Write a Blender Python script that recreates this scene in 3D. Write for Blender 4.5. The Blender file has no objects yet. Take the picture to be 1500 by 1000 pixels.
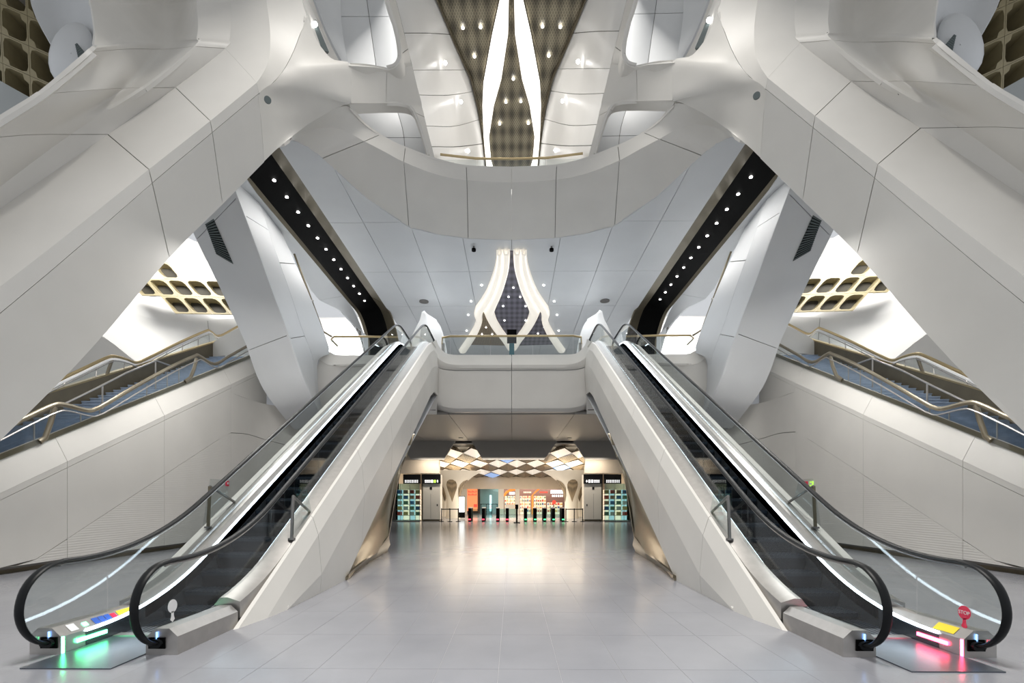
import bpy, bmesh, math, random
from mathutils import Vector
random.seed(7)
S = bpy.context.scene
COL = S.collection

# ------------------------------------------------------------------ camera
FPX, HZ, YAW = 708.33, 729.0, math.radians(0.6)
CAM = Vector((0.05, 0.0, 1.7))
CXP = 751 - FPX * math.tan(YAW)
cam = bpy.data.cameras.new('camera'); co = bpy.data.objects.new('camera', cam); COL.objects.link(co)
co.location = CAM; co.rotation_euler = (math.radians(90), 0, YAW)
cam.sensor_fit = 'HORIZONTAL'; cam.sensor_width = 36; cam.lens = 36 * FPX / 1500
cam.shift_x = (750 - CXP) / 1500; cam.shift_y = (HZ - 500) / 1500
cam.clip_end = 300
S.camera = co
# ------------------------------------------------------------------ world, exposure
w = bpy.data.worlds.new('world'); S.world = w; w.use_nodes = True
w.node_tree.nodes['Background'].inputs[0].default_value = (0.93, 0.96, 1.0, 1)
w.node_tree.nodes['Background'].inputs[1].default_value = 0.5
S.view_settings.view_transform = 'Standard'; S.view_settings.look = 'None'
S.view_settings.gamma = 1; S.view_settings.use_curve_mapping = False
S.view_settings.exposure = 0.42

def area(name, loc, target, size, power, col=(1, 1, 1), sy=None, spread=None):
    l = bpy.data.lights.new(name, 'AREA'); l.energy = power; l.color = col; l.size = size
    if sy: l.shape = 'RECTANGLE'; l.size_y = sy
    if spread: l.spread = spread
    o = bpy.data.objects.new(name, l); COL.objects.link(o); o.location = loc
    o.rotation_euler = (Vector(target) - Vector(loc)).to_track_quat('-Z', 'Y').to_euler()
    return o
# hall roof lights over the concourse, upper hall lights, gate hall lights, and added fill lamps
area('hall_roof_light', (0, 4, 46), (0, 9, 0), 14, 19000, (1, .97, .92), 10)
area('upper_hall_light', (0, 24, 21.6), (0, 24, 0), 5, 60, (1, .95, .87), 9)
area('upper_level_light', (0, 26.5, 13.2), (0, 26.5, 0), 12, 480, (.9, .95, 1), 7)
for sx in (-1, 1):
    area('added_side_wall_fill', (sx * 17.5, 22.5, 15.5), (sx * 19, 27, 10), 5, 650, (1, .98, .94), 1.5)  # added lamp without a fixture, brightens the far side walls
    area('added_lobby_wall_fill', (sx * 12.5, 33, 13.2), (sx * 12.5, 37, 9.5), 4, 420, (1, 1, 1), 1)  # added lamp, makes the lobby wall bright
for sx in (-1, 1):
    area('slot_downlights', (sx * 8.9, 23, 13.4), (sx * 8.9, 23, 0), .8, 110, (1, .98, .95), 11)
    area('added_stair_wall_fill', (sx * 8.7, 13.8, 8.6), (sx * 10.9, 14.6, 2), .4, 230, (1, .98, .95), 3.5)  # added fill under the strut, no fitting there; lifts the stair wall
area('added_pier_fill', (0, 33.5, 4.3), (0, 35.6, 1), 13, 200, (1, .9, .78), .3)  # added fill below the fascia, brightens the pier fronts
area('gate_hall_light', (0, 41, 4.1), (0, 41, 0), 12, 1600, (1, .86, .68), 9)
area('shop_light', (2, 51.5, 3.4), (2, 53, 1), 8, 350, (1, .88, .75), 1)

# ------------------------------------------------------------------ projection helpers (photo pixel + one known coordinate -> world)
_c, _s = math.cos(YAW), math.sin(YAW)
def ray(px, py):
    a = (px - CXP) / FPX; b = (HZ - py) / FPX
    return Vector((_c * a - _s, _s * a + _c, b))
def PY(px, py, Y):
    if px is None: return Vector((0, Y, CAM.z + (HZ - py) / FPX * Y))
    d = ray(px, py); return CAM + d * (Y / d.y)
def PZ(px, py, Z):
    if px is None: return Vector((0, (Z - CAM.z) * FPX / (HZ - py), Z))
    d = ray(px, py); return CAM + d * ((Z - CAM.z) / d.z)
def PX(px, py, X):
    d = ray(px, py); return CAM + d * ((X - CAM.x) / d.x)

# ------------------------------------------------------------------ materials
def nmat(name):
    m = bpy.data.materials.new(name); m.use_nodes = True
    nt = m.node_tree; b = nt.nodes['Principled BSDF']; return m, nt, b
def simple(name, col, rough=.5, metal=0.0, spec=.5, noise=0.0, nscale=3.0, bump=0.0, bscale=40):
    m, nt, b = nmat(name)
    b.inputs['Base Color'].default_value = (*col, 1); b.inputs['Roughness'].default_value = rough
    b.inputs['Metallic'].default_value = metal; b.inputs['Specular IOR Level'].default_value = spec
    tc = nt.nodes.new('ShaderNodeTexCoord')
    if noise:
        n = nt.nodes.new('ShaderNodeTexNoise'); n.inputs['Scale'].default_value = nscale; n.inputs['Detail'].default_value = 5
        nt.links.new(tc.outputs['Object'], n.inputs['Vector'])
        r = nt.nodes.new('ShaderNodeMapRange'); r.inputs['From Min'].default_value = .3; r.inputs['From Max'].default_value = .7
        r.inputs['To Min'].default_value = 1 - noise; r.inputs['To Max'].default_value = 1 + noise
        nt.links.new(n.outputs['Fac'], r.inputs['Value'])
        mx = nt.nodes.new('ShaderNodeMix'); mx.data_type = 'RGBA'; mx.blend_type = 'MULTIPLY'
        mx.inputs['Factor'].default_value = 1; mx.inputs[6].default_value = (*col, 1)
        nt.links.new(r.outputs['Result'], mx.inputs[7]); nt.links.new(mx.outputs[2], b.inputs['Base Color'])
    if bump:
        n2 = nt.nodes.new('ShaderNodeTexNoise'); n2.inputs['Scale'].default_value = bscale; n2.inputs['Detail'].default_value = 3
        nt.links.new(tc.outputs['Object'], n2.inputs['Vector'])
        bp = nt.nodes.new('ShaderNodeBump'); bp.inputs['Strength'].default_value = bump; bp.inputs['Distance'].default_value = .01
        nt.links.new(n2.outputs['Fac'], bp.inputs['Height']); nt.links.new(bp.outputs['Normal'], b.inputs['Normal'])
    return m
def emis(name, col, st):
    m, nt, b = nmat(name)
    b.inputs['Base Color'].default_value = (*[min(1, c) * .8 for c in col], 1)
    b.inputs['Emission Color'].default_value = (*col, 1); b.inputs['Emission Strength'].default_value = st
    return m
def glassmat(name, tint, refl=.9, rough=.0, ior=1.45):
    m = bpy.data.materials.new(name); m.use_nodes = True; nt = m.node_tree; nt.nodes.clear()
    out = nt.nodes.new('ShaderNodeOutputMaterial'); mix = nt.nodes.new('ShaderNodeMixShader')
    t = nt.nodes.new('ShaderNodeBsdfTransparent'); g = nt.nodes.new('ShaderNodeBsdfGlossy'); fr = nt.nodes.new('ShaderNodeLayerWeight')
    t.inputs[0].default_value = (*tint, 1); g.inputs['Color'].default_value = (refl,) * 3 + (1,); g.inputs['Roughness'].default_value = rough
    pw = nt.nodes.new('ShaderNodeMath'); pw.operation = 'POWER'; pw.inputs[1].default_value = 5.0; nt.links.new(fr.outputs['Facing'], pw.inputs[0])
    mr = nt.nodes.new('ShaderNodeMapRange'); mr.inputs['To Min'].default_value = ((ior - 1) / (ior + 1)) ** 2; mr.inputs['To Max'].default_value = .55; nt.links.new(pw.outputs[0], mr.inputs['Value'])
    nt.links.new(mr.outputs[0], mix.inputs[0]); nt.links.new(t.outputs[0], mix.inputs[1]); nt.links.new(g.outputs[0], mix.inputs[2])
    nt.links.new(mix.outputs[0], out.inputs[0]); return m

M = {}
M['grc'] = simple('grc_white', (.70, .68, .64), .42, 0, .4, .035, .7, .05, 60)
M['grc2'] = simple('grc_cool', (.64, .655, .67), .4, 0, .45, .03, .6, .04, 60)
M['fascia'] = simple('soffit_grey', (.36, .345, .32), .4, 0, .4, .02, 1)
M['gloss'] = simple('gloss_vault', (.78, .77, .75), .3, 0, .6, .02, .8)
def perf_mat():
    m = M['grc'].copy(); m.name = 'grc_perforated'; nt = m.node_tree; b = nt.nodes['Principled BSDF']
    geo = nt.nodes.new('ShaderNodeNewGeometry'); wv = nt.nodes.new('ShaderNodeTexWave'); wv.bands_direction = 'Z'; wv.inputs['Scale'].default_value = 5.0
    wv.inputs['Distortion'].default_value = .3
    nt.links.new(geo.outputs['Position'], wv.inputs['Vector'])
    bp = nt.nodes.new('ShaderNodeBump'); bp.inputs['Strength'].default_value = .25; bp.inputs['Distance'].default_value = .01
    nt.links.new(wv.outputs['Fac'], bp.inputs['Height']); nt.links.new(bp.outputs['Normal'], b.inputs['Normal'])
    return m
M['grc_perf'] = perf_mat()
M['joint'] = simple('joint_dark', (.20, .19, .175), .8)
M['joint2'] = simple('joint_grey', (.34, .34, .34), .8)
M['bronze'] = simple('bronze_metal', (.32, .28, .21), .3, .85, .5, .12, 1.2, .03, 30)
M['bronze_dark'] = simple('bronze_dark', (.17, .145, .10), .42, .6, .5, .1, 2)
M['gold'] = simple('gold_rail', (.55, .43, .24), .3, .9)
M['black'] = simple('black_panel', (.002, .002, .002), .6, 0, .06)
M['rubber'] = simple('black_rubber', (.006, .007, .008), .42, 0, .2)
M['steel'] = simple('brushed_steel', (.46, .44, .42), .34, .75, .5, .06, 8)
M['steel_dk'] = simple('steel_dark', (.26, .25, .24), .32, .85, .5, .05, 8)
M['skirt'] = simple('skirt_dark', (.10, .11, .12), .25, .7)
M['landing'] = simple('landing_plate', (.11, .125, .15), .3, .55, .5, .05, 12)
M['step'] = simple('escalator_step', (.003, .005, .008), .5, .0, .2)
M['tread'] = simple('escalator_tread_edge', (.006, .011, .018), .45, .0, .2)
M['stair'] = simple('stair_bluegrey', (.34, .42, .54), .45, 0, .5, .12, 4)
M['lattice'] = simple('lattice_cream', (.30, .255, .15), .4, .1, .5, .06, 4)
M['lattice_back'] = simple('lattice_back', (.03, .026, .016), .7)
M['grille'] = simple('grille_grey', (.10, .125, .125), .5)
M['perf'] = simple('perforated_grey', (.45, .48, .49), .5)
M['glass'] = glassmat('balustrade_glass', (.86, .885, .885), 1.0, .0, 1.5)
M['glass_clear'] = glassmat('clear_glass', (.93, .95, .95), .8)
M['glass_teal'] = glassmat('shop_glass', (.72, .88, .88), .8)
M['led'] = emis('led_white', (.75, .89, 1.0), 8)
M['led_blue'] = emis('led_blue', (.25, .5, 1.0), 2.5)
M['green'] = emis('led_green', (.08, 1.0, .35), 14)
M['red'] = emis('led_red', (1.0, .05, .12), 14)
M['spot'] = emis('downlight_lens', (1, .98, .95), 10)
M['petal'] = emis('luminous_petal', (1, .97, .92), 1.7)
M['painted_glow'] = emis('white_painted_glow', (1, .93, .82), .34)  # indirect light on the white ribs put in as emission
M['screen'] = emis('screen_white', (.9, .97, 1), 1.6)
M['sign'] = simple('sign_black', (.01, .01, .01), .3)
M['signtext'] = emis('sign_text', (1, 1, 1), 1.0)
M['signgreen'] = emis('sign_green', (.45, .8, .1), .9)
M['beige'] = simple('beige_wall', (.70, .60, .47), .45, 0, .4, .03, 2)
M['cream'] = simple('cream_pier', (.74, .70, .62), .4)
M['orange'] = emis('poster_orange', (1.0, .30, .12), .5)
M['redsign'] = emis('sign_red', (.9, .05, .03), 1.0)
M['yellow'] = simple('sticker_yellow', (.9, .68, .03), .4)
M['blue'] = simple('sticker_blue', (.03, .12, .55), .4)
M['whitest'] = simple('sticker_white', (.85, .85, .85), .4)
M['redst'] = simple('sticker_red', (.85, .02, .08), .4)
M['shopdark'] = simple('shop_dark', (.10, .05, .04), .5)
M['shoporange'] = emis('shop_orange_arch', (1, .32, .05), .5)
M['blue_glow_paint'] = emis('blue_coffer_painted_light', (.35, .55, 1.0), .45)  # blue light on some coffers painted as emissive colour
M['coolback'] = emis('shelf_light_cool', (.7, .95, 1), .45)
M['redstat'] = emis('status_red', (1, .05, .1), 2.5)
M['greenstat'] = emis('status_green', (.08, 1, .35), 1.6)
M['warm'] = emis('shelf_light', (1, .82, .6), .8)
PROD = [simple('goods_%d' % i, c, .5) for i, c in enumerate([(.75, .1, .06), (.85, .6, .2), (.8, .78, .7), (.2, .35, .2), (.1, .25, .5), (.55, .3, .15)])]

def floor_mat(joints):
    m, nt, b = nmat('floor_stone' + ('_jointed' if joints else ''))
    tc = nt.nodes.new('ShaderNodeTexCoord'); geo = nt.nodes.new('ShaderNodeNewGeometry')
    n = nt.nodes.new('ShaderNodeTexNoise'); n.inputs['Scale'].default_value = .8; n.inputs['Detail'].default_value = 6
    nt.links.new(geo.outputs['Position'], n.inputs['Vector'])
    cr = nt.nodes.new('ShaderNodeValToRGB')
    cr.color_ramp.elements[0].position = .3; cr.color_ramp.elements[0].color = (.245, .25, .275, 1)
    cr.color_ramp.elements[1].position = .7; cr.color_ramp.elements[1].color = (.29, .295, .32, 1)
    nt.links.new(n.outputs['Fac'], cr.inputs['Fac'])
    colout = cr.outputs['Color']
    if joints:
        br = nt.nodes.new('ShaderNodeTexBrick'); mp = nt.nodes.new('ShaderNodeMapping')
        mp.inputs['Location'].default_value = (.09, 0, 0)
        nt.links.new(geo.outputs['Position'], mp.inputs['Vector']); nt.links.new(mp.outputs['Vector'], br.inputs['Vector'])
        br.offset = 0; br.inputs['Scale'].default_value = 1; br.inputs['Brick Width'].default_value = .6; br.inputs['Row Height'].default_value = 1.2
        br.inputs['Mortar Size'].default_value = .004; br.inputs['Color1'].default_value = (1, 1, 1, 1); br.inputs['Color2'].default_value = (.97, .97, .97, 1)
        br.inputs['Mortar'].default_value = (.88, .88, .88, 1)
        mx = nt.nodes.new('ShaderNodeMix'); mx.data_type = 'RGBA'; mx.blend_type = 'MULTIPLY'; mx.inputs['Factor'].default_value = 1
        nt.links.new(colout, mx.inputs[6]); nt.links.new(br.outputs['Color'], mx.inputs[7]); colout = mx.outputs[2]
    nt.links.new(colout, b.inputs['Base Color'])
    b.inputs['Roughness'].default_value = .2; b.inputs['Specular IOR Level'].default_value = .75
    vo = nt.nodes.new('ShaderNodeTexVoronoi'); vo.inputs['Scale'].default_value = 34
    nt.links.new(geo.outputs['Position'], vo.inputs['Vector'])
    bp = nt.nodes.new('ShaderNodeBump'); bp.inputs['Strength'].default_value = .06; bp.inputs['Distance'].default_value = .004
    nt.links.new(vo.outputs['Distance'], bp.inputs['Height']); nt.links.new(bp.outputs['Normal'], b.inputs['Normal'])
    return m
M['floor'] = floor_mat(True); M['tile'] = floor_mat(False)

def lattice_ceiling_mat(name, col, scale, light=.55):
    m, nt, b = nmat(name)
    geo = nt.nodes.new('ShaderNodeNewGeometry'); mp = nt.nodes.new('ShaderNodeMapping')
    mp.inputs['Scale'].default_value = (scale, scale * .42, scale)
    nt.links.new(geo.outputs['Position'], mp.inputs['Vector'])
    sx = nt.nodes.new('ShaderNodeSeparateXYZ'); nt.links.new(mp.outputs['Vector'], sx.inputs[0])
    def mth(op, a, bb=None):
        q = nt.nodes.new('ShaderNodeMath'); q.operation = op
        for i, v in enumerate((a, bb)):
            if v is None: continue
            if isinstance(v, (int, float)): q.inputs[i].default_value = v
            else: nt.links.new(v, q.inputs[i])
        return q.outputs[0]
    # diamond net of soft dark holes plus fine perforation
    u = mth('SINE', mth('MULTIPLY', mth('ADD', sx.outputs[0], sx.outputs[1]), 6.283))
    v = mth('SINE', mth('MULTIPLY', mth('SUBTRACT', sx.outputs[0], sx.outputs[1]), 6.283))
    big = mth('MULTIPLY', mth('ADD', mth('MULTIPLY', u, v), 1.0), .5)
    fu = mth('SINE', mth('MULTIPLY', sx.outputs[0], 55.)); fv = mth('SINE', mth('MULTIPLY', sx.outputs[1], 60.))
    fine = mth('GREATER_THAN', mth('MULTIPLY', fu, fv), .18)
    k = mth('MULTIPLY', mth('ADD', mth('MULTIPLY', big, .8), .2), mth('SUBTRACT', 1.0, mth('MULTIPLY', fine, .45)))
    cr = nt.nodes.new('ShaderNodeValToRGB')
    cr.color_ramp.elements[0].color = (*[c * .18 for c in col], 1); cr.color_ramp.elements[1].color = (*col, 1)
    cr.color_ramp.elements[0].position = .15; cr.color_ramp.elements[1].position = .85
    nt.links.new(k, cr.inputs['Fac']); nt.links.new(cr.outputs['Color'], b.inputs['Base Color'])
    b.inputs['Roughness'].default_value = .5
    return m
M['latceil'] = lattice_ceiling_mat('perforated_lattice', (.42, .37, .26), 1.0)
M['latceil2'] = lattice_ceiling_mat('perforated_lattice_violet', (.20, .19, .24), 1.5)
M['latceil3'] = lattice_ceiling_mat('perforated_lattice_brown', (.36, .28, .18), 4.)

# ------------------------------------------------------------------ object helpers
def tag(o, label=None, cat=None, group=None, kind=None):
    if label: o['label'] = label
    if cat: o['category'] = cat
    if group: o['group'] = group
    if kind: o['kind'] = kind
    return o
def empty(name, loc, label=None, cat=None, group=None, kind=None):
    o = bpy.data.objects.new(name, None); COL.objects.link(o); o.location = loc; o.empty_display_size = .2
    return tag(o, label, cat, group, kind)
class MB:
    """collects faces for ONE mesh; mir mirrors across the hall's centre plane"""
    def __init__(self, mir=False): self.v = []; self.f = []; self.mi = []; self.mir = mir
    def add(self, vs, fs, mi=0):
        o = len(self.v); self.v += [Vector(p) for p in vs]
        for f in fs: self.f.append([i + o for i in f]); self.mi.append(mi)
        return self
    def box(self, x0, x1, y0, y1, z0, z1, mi=0):
        vs = [(x, y, z) for z in (z0, z1) for y in (y0, y1) for x in (x0, x1)]
        return self.add(vs, [(0, 2, 3, 1), (4, 5, 7, 6), (0, 1, 5, 4), (2, 6, 7, 3), (0, 4, 6, 2), (1, 3, 7, 5)], mi)
    def hexa(self, a, b, mi=0):   # two quads
        return self.add(list(a) + list(b), [(3, 2, 1, 0), (4, 5, 6, 7), (0, 1, 5, 4), (1, 2, 6, 5), (2, 3, 7, 6), (3, 0, 4, 7)], mi)
    def prism(self, poly, ext, mi=0):
        n = len(poly); ext = Vector(ext); a = [Vector(p) for p in poly]; b = [p + ext for p in a]
        return self.add(a + b, [tuple(range(n - 1, -1, -1)), tuple(range(n, 2 * n))] + [(i, (i + 1) % n, n + (i + 1) % n, n + i) for i in range(n)], mi)
    def tube(self, path, a, b=None, n=8, ref=(1, 0, 0), cap=True, mi=0):
        b = a if b is None else b; path = [Vector(p) for p in path]; ref = Vector(ref); rings = []; vs = []
        for i, p in enumerate(path):
            t = (path[min(i + 1, len(path) - 1)] - path[max(i - 1, 0)]).normalized()
            sd = ref - t * ref.dot(t)
            if sd.length < 1e-4: sd = Vector((0, 0, 1)) - t * t.z
            sd.normalize(); up = t.cross(sd)
            for k in range(n):
                an = 2 * math.pi * k / n; vs.append(p + sd * a * math.cos(an) + up * b * math.sin(an))
        fs = [(i * n + k, i * n + (k + 1) % n, (i + 1) * n + (k + 1) % n, (i + 1) * n + k) for i in range(len(path) - 1) for k in range(n)]
        if cap: fs += [tuple(range(n - 1, -1, -1)), tuple((len(path) - 1) * n + k for k in range(n))]
        return self.add(vs, fs, mi)
    def disc(self, c, nrm, r, t, n=10, mi=0):
        c = Vector(c); nrm = Vector(nrm).normalized()
        return self.tube([c, c + nrm * t], r, r, n, (1, 0, 0) if abs(nrm.x) < .9 else (0, 1, 0), True, mi)
    def sweep(self, sec, ys, base, closed=True, mi=0):
        n = len(sec); vs = [(x, y, base(y) + z) for y in ys for (x, z) in sec]; fs = []
        for i in range(len(ys) - 1):
            for k in range(n if closed else n - 1):
                fs.append((i * n + k, i * n + (k + 1) % n, (i + 1) * n + (k + 1) % n, (i + 1) * n + k))
        if closed: fs += [tuple(range(n - 1, -1, -1)), tuple((len(ys) - 1) * n + k for k in range(n))]
        return self.add(vs, fs, mi)
    def build(self, name, mat, parent=None, smooth=None, recalc=True):
        me = bpy.data.meshes.new(name)
        vs = [Vector((-p.x, p.y, p.z)) for p in self.v] if self.mir else self.v
        off = Vector((0, 0, 0))
        if parent is not None: off = world_loc(parent)
        me.from_pydata([tuple(p - off) for p in vs], [], [f[::-1] for f in self.f] if self.mir else self.f)
        for m_ in (mat if isinstance(mat, (list, tuple)) else [mat]): me.materials.append(m_)
        for i, p in enumerate(me.polygons): p.material_index = self.mi[i]
        if recalc:
            bm = bmesh.new(); bm.from_mesh(me); bmesh.ops.remove_doubles(bm, verts=bm.verts, dist=1e-5)
            bmesh.ops.recalc_face_normals(bm, faces=bm.faces); bm.to_mesh(me); bm.free()
        if smooth:
            me.polygons.foreach_set('use_smooth', [True] * len(me.polygons)); me.set_sharp_from_angle(angle=math.radians(smooth))
        o = bpy.data.objects.new(name, me); COL.objects.link(o)
        if parent is not None: o.parent = parent
        return o
def world_loc(o):
    v = Vector((0, 0, 0))
    while o is not None: v += o.location; o = o.parent
    return v
def crv(pts, t):
    n = len(pts) - 1; t = max(0, min(n, t)); i = min(int(t), n - 1); f = t - i
    p1, p2 = pts[i], pts[i + 1]; p0 = pts[i - 1] if i > 0 else p1 * 2 - p2; p3 = pts[i + 2] if i + 2 <= n else p2 * 2 - p1
    return .5 * ((2 * p1) + (p2 - p0) * f + (2 * p0 - 5 * p1 + 4 * p2 - p3) * f * f + (3 * p1 - p0 - 3 * p2 + p3) * f ** 3)
def surf(rows, smooth=False):
    def f(u, v):
        if smooth: return crv([crv(r, u) for r in rows], v)
        n = len(rows) - 1; v = max(0, min(n, v)); i = min(int(v), n - 1)
        return crv(rows[i], u).lerp(crv(rows[i + 1], u), v - i)
    return f
def panel(name, Sf, u0, u1, v0, v1, mat, parent, mir, gap=(0, 0, 0, 0), thick=.08, nu=8, nv=3, view=None):
    """one cladding panel: a slab of the surface Sf between parameters, inset at its joints"""
    um, vm = (u0 + u1) / 2, (v0 + v1) / 2
    lu = max(.2, (Sf(u1, vm) - Sf(u0, vm)).length); lv = max(.2, (Sf(um, v1) - Sf(um, v0)).length)
    a0 = u0 + gap[0] / lu * (u1 - u0); a1 = u1 - gap[1] / lu * (u1 - u0)
    b0 = v0 + gap[2] / lv * (v1 - v0); b1 = v1 - gap[3] / lv * (v1 - v0)
    P = [[Sf(a0 + (a1 - a0) * i / nu, b0 + (b1 - b0) * j / nv) for j in range(nv + 1)] for i in range(nu + 1)]
    N = [[None] * (nv + 1) for _ in range(nu + 1)]; acc = 0
    view = CAM if view is None else Vector(view)
    for i in range(nu + 1):
        for j in range(nv + 1):
            du = P[min(i + 1, nu)][j] - P[max(i - 1, 0)][j]; dv = P[i][min(j + 1, nv)] - P[i][max(j - 1, 0)]
            n = du.cross(dv)
            if n.length < 1e-7: n = Vector((0, 0, 1e-6))
            N[i][j] = n.normalized(); acc += n.normalized().dot((view - P[i][j]).normalized())
    sg = 1 if acc > 0 else -1
    m = MB(mir); W = nv + 1
    m.v = [P[i][j] for i in range(nu + 1) for j in range(W)] + [P[i][j] - N[i][j] * sg * thick for i in range(nu + 1) for j in range(W)]
    T = (nu + 1) * W
    for i in range(nu):
        for j in range(nv):
            q = (i * W + j, (i + 1) * W + j, (i + 1) * W + j + 1, i * W + j + 1)
            if sg < 0: q = q[::-1]
            m.f.append(q); m.f.append(tuple(T + k for k in q[::-1])); m.mi += [0, 0]
    ring = [(i, 0) for i in range(nu)] + [(nu, j) for j in range(nv)] + [(i, nv) for i in range(nu, 0, -1)] + [(0, j) for j in range(nv, 0, -1)]
    for k in range(len(ring)):
        a = ring[k][0] * W + ring[k][1]; b = ring[(k + 1) % len(ring)]; b = b[0] * W + b[1]
        q = (a, T + a, T + b, b)
        if sg < 0: q = q[::-1]
        m.f.append(q); m.mi.append(0)
    return m.build(name, mat, parent, smooth=38, recalc=False)
GAP = .012
def raked(rows, smooth):
    """surface through measured stations (interpolated in inverse depth so straight edges stay straight), prolonged to the floor for u < 0"""
    R_ = [[Vector((p[0], p[1], 10.0 / p[2])) for p in r] for r in rows]
    g = surf(R_, smooth)
    def at(u, v):
        q = g(u, v); return PY(q.x, q.y, 10.0 / q.z)
    def f(u, v):
        if u >= 0: return at(u, v)
        a, b = at(0, v), at(.5, v); d = a - b
        return a + d * ((-.05 - a.z) / d.z) * (-u)
    return f
def clad(rows, ucuts, vcuts, mat, parent, mir, smooth=False, thick=.08, nu=8, nv=3, gap=GAP, back=True, names='panel', ulim=None, ogap=(0, 0, 0, 0), view=None, fn=None):
    Sf = fn or surf(rows, smooth); U = ulim or (0, len(rows[0]) - 1)
    us = [U[0]] + list(ucuts) + [U[1]]; vs = [0] + list(vcuts) + [len(rows) - 1]
    for i in range(len(us) - 1):
        for j in range(len(vs) - 1):
            g = (gap if i > 0 else ogap[0], gap if i < len(us) - 2 else ogap[1], gap if j > 0 else ogap[2], gap if j < len(vs) - 2 else ogap[3])
            n_u = max(2, int(nu * (us[i + 1] - us[i]) / max(.5, (U[1] - U[0])) + 2)) if nu > 0 else -nu
            panel(names, Sf, us[i], us[i + 1], vs[j], vs[j + 1], mat, parent, mir, g, thick, n_u, max(1, nv), view)
    if back:
        # dark backing shell seen only through the open joints
        Sb = Sf
        o = panel('backing', Sb, U[0], U[1], 0, len(rows) - 1, M['joint'], parent, mir, (.03, .03, .03, .03), .02, max(8, 2 * nu), (len(rows) - 1) * max(2, nv // 2), view)
        nrm_off(o, thick * .6)
def nrm_off(o, d):
    """pushes a shell back from its front face"""
    me = o.data; c = o.parent; off = world_loc(c) if c else Vector((0, 0, 0))
    n = [v.normal.copy() for v in me.vertices]; half = len(me.vertices) // 2
    for i in range(half):
        dirv = (me.vertices[i + half].co - me.vertices[i].co).normalized()
        me.vertices[i].co += dirv * d; me.vertices[i + half].co += dirv * d
SIDES = ((False, 'green-lit escalator'), (True, 'red-lit escalator'))
def mx(p, mir): return Vector((-p[0] if mir else p[0], p[1], p[2]))

# ================================================================== FLOOR
TX0, TX1, TY0, TY1 = -3.09, 2.91, 3.6, 16.8
fl = empty('floor', (0, 10, 0), 'polished light grey stone floor of the station concourse', 'floor', None, 'structure')
m = MB()
for (a, b, c, d) in ((-24, TX0, -14, 53), (TX1, 24, -14, 53), (TX0, TX1, -14, TY0), (TX0, TX1, TY1, 53)):
    m.box(a, b, c, d, -.2, 0)
m.build('floor_slab', M['floor'], fl)
MB().box(TX0, TX1, TY0, TY1, -.2, -.003).build('tile_bed', M['joint2'], fl)
me_tile = None
for i in range(10):
    for j in range(11):
        x0 = TX0 + i * .6; y0 = TY0 + j * 1.2; g = .001
        if me_tile is None:
            mm = MB(); b_ = .0012
            mm.hexa([(g, g, -.012), (.6 - g, g, -.012), (.6 - g, 1.2 - g, -.012), (g, 1.2 - g, -.012)], [(g + b_, g + b_, 0), (.6 - g - b_, g + b_, 0), (.6 - g - b_, 1.2 - g - b_, 0), (g + b_, 1.2 - g - b_, 0)])
            o = mm.build('tile', M['tile']); me_tile = o.data; o.parent = fl
        else:
            o = bpy.data.objects.new('tile', me_tile); COL.objects.link(o); o.parent = fl
        o.location = Vector((x0, y0, 0)) - fl.location

rf = empty('ceiling_hall_baffle', (0, 4, 24), 'unseen pale roof over the hall, its central opening shaped to confine the light', 'ceiling', None, 'structure')  # added out of view to block overhead light outside the middle
for a, b, c, d in ((-24, -4.5, -14, 17), (4.5, 24, -14, 17), (-4.5, 4.5, -14, -4), (-4.5, 4.5, 13, 17), (-24, -5.2, 17, 43), (5.2, 24, 17, 43)):
    MB().box(a, b, c, d, 24, 24.4).build('roof_panel', M['grc'], rf)
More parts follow.
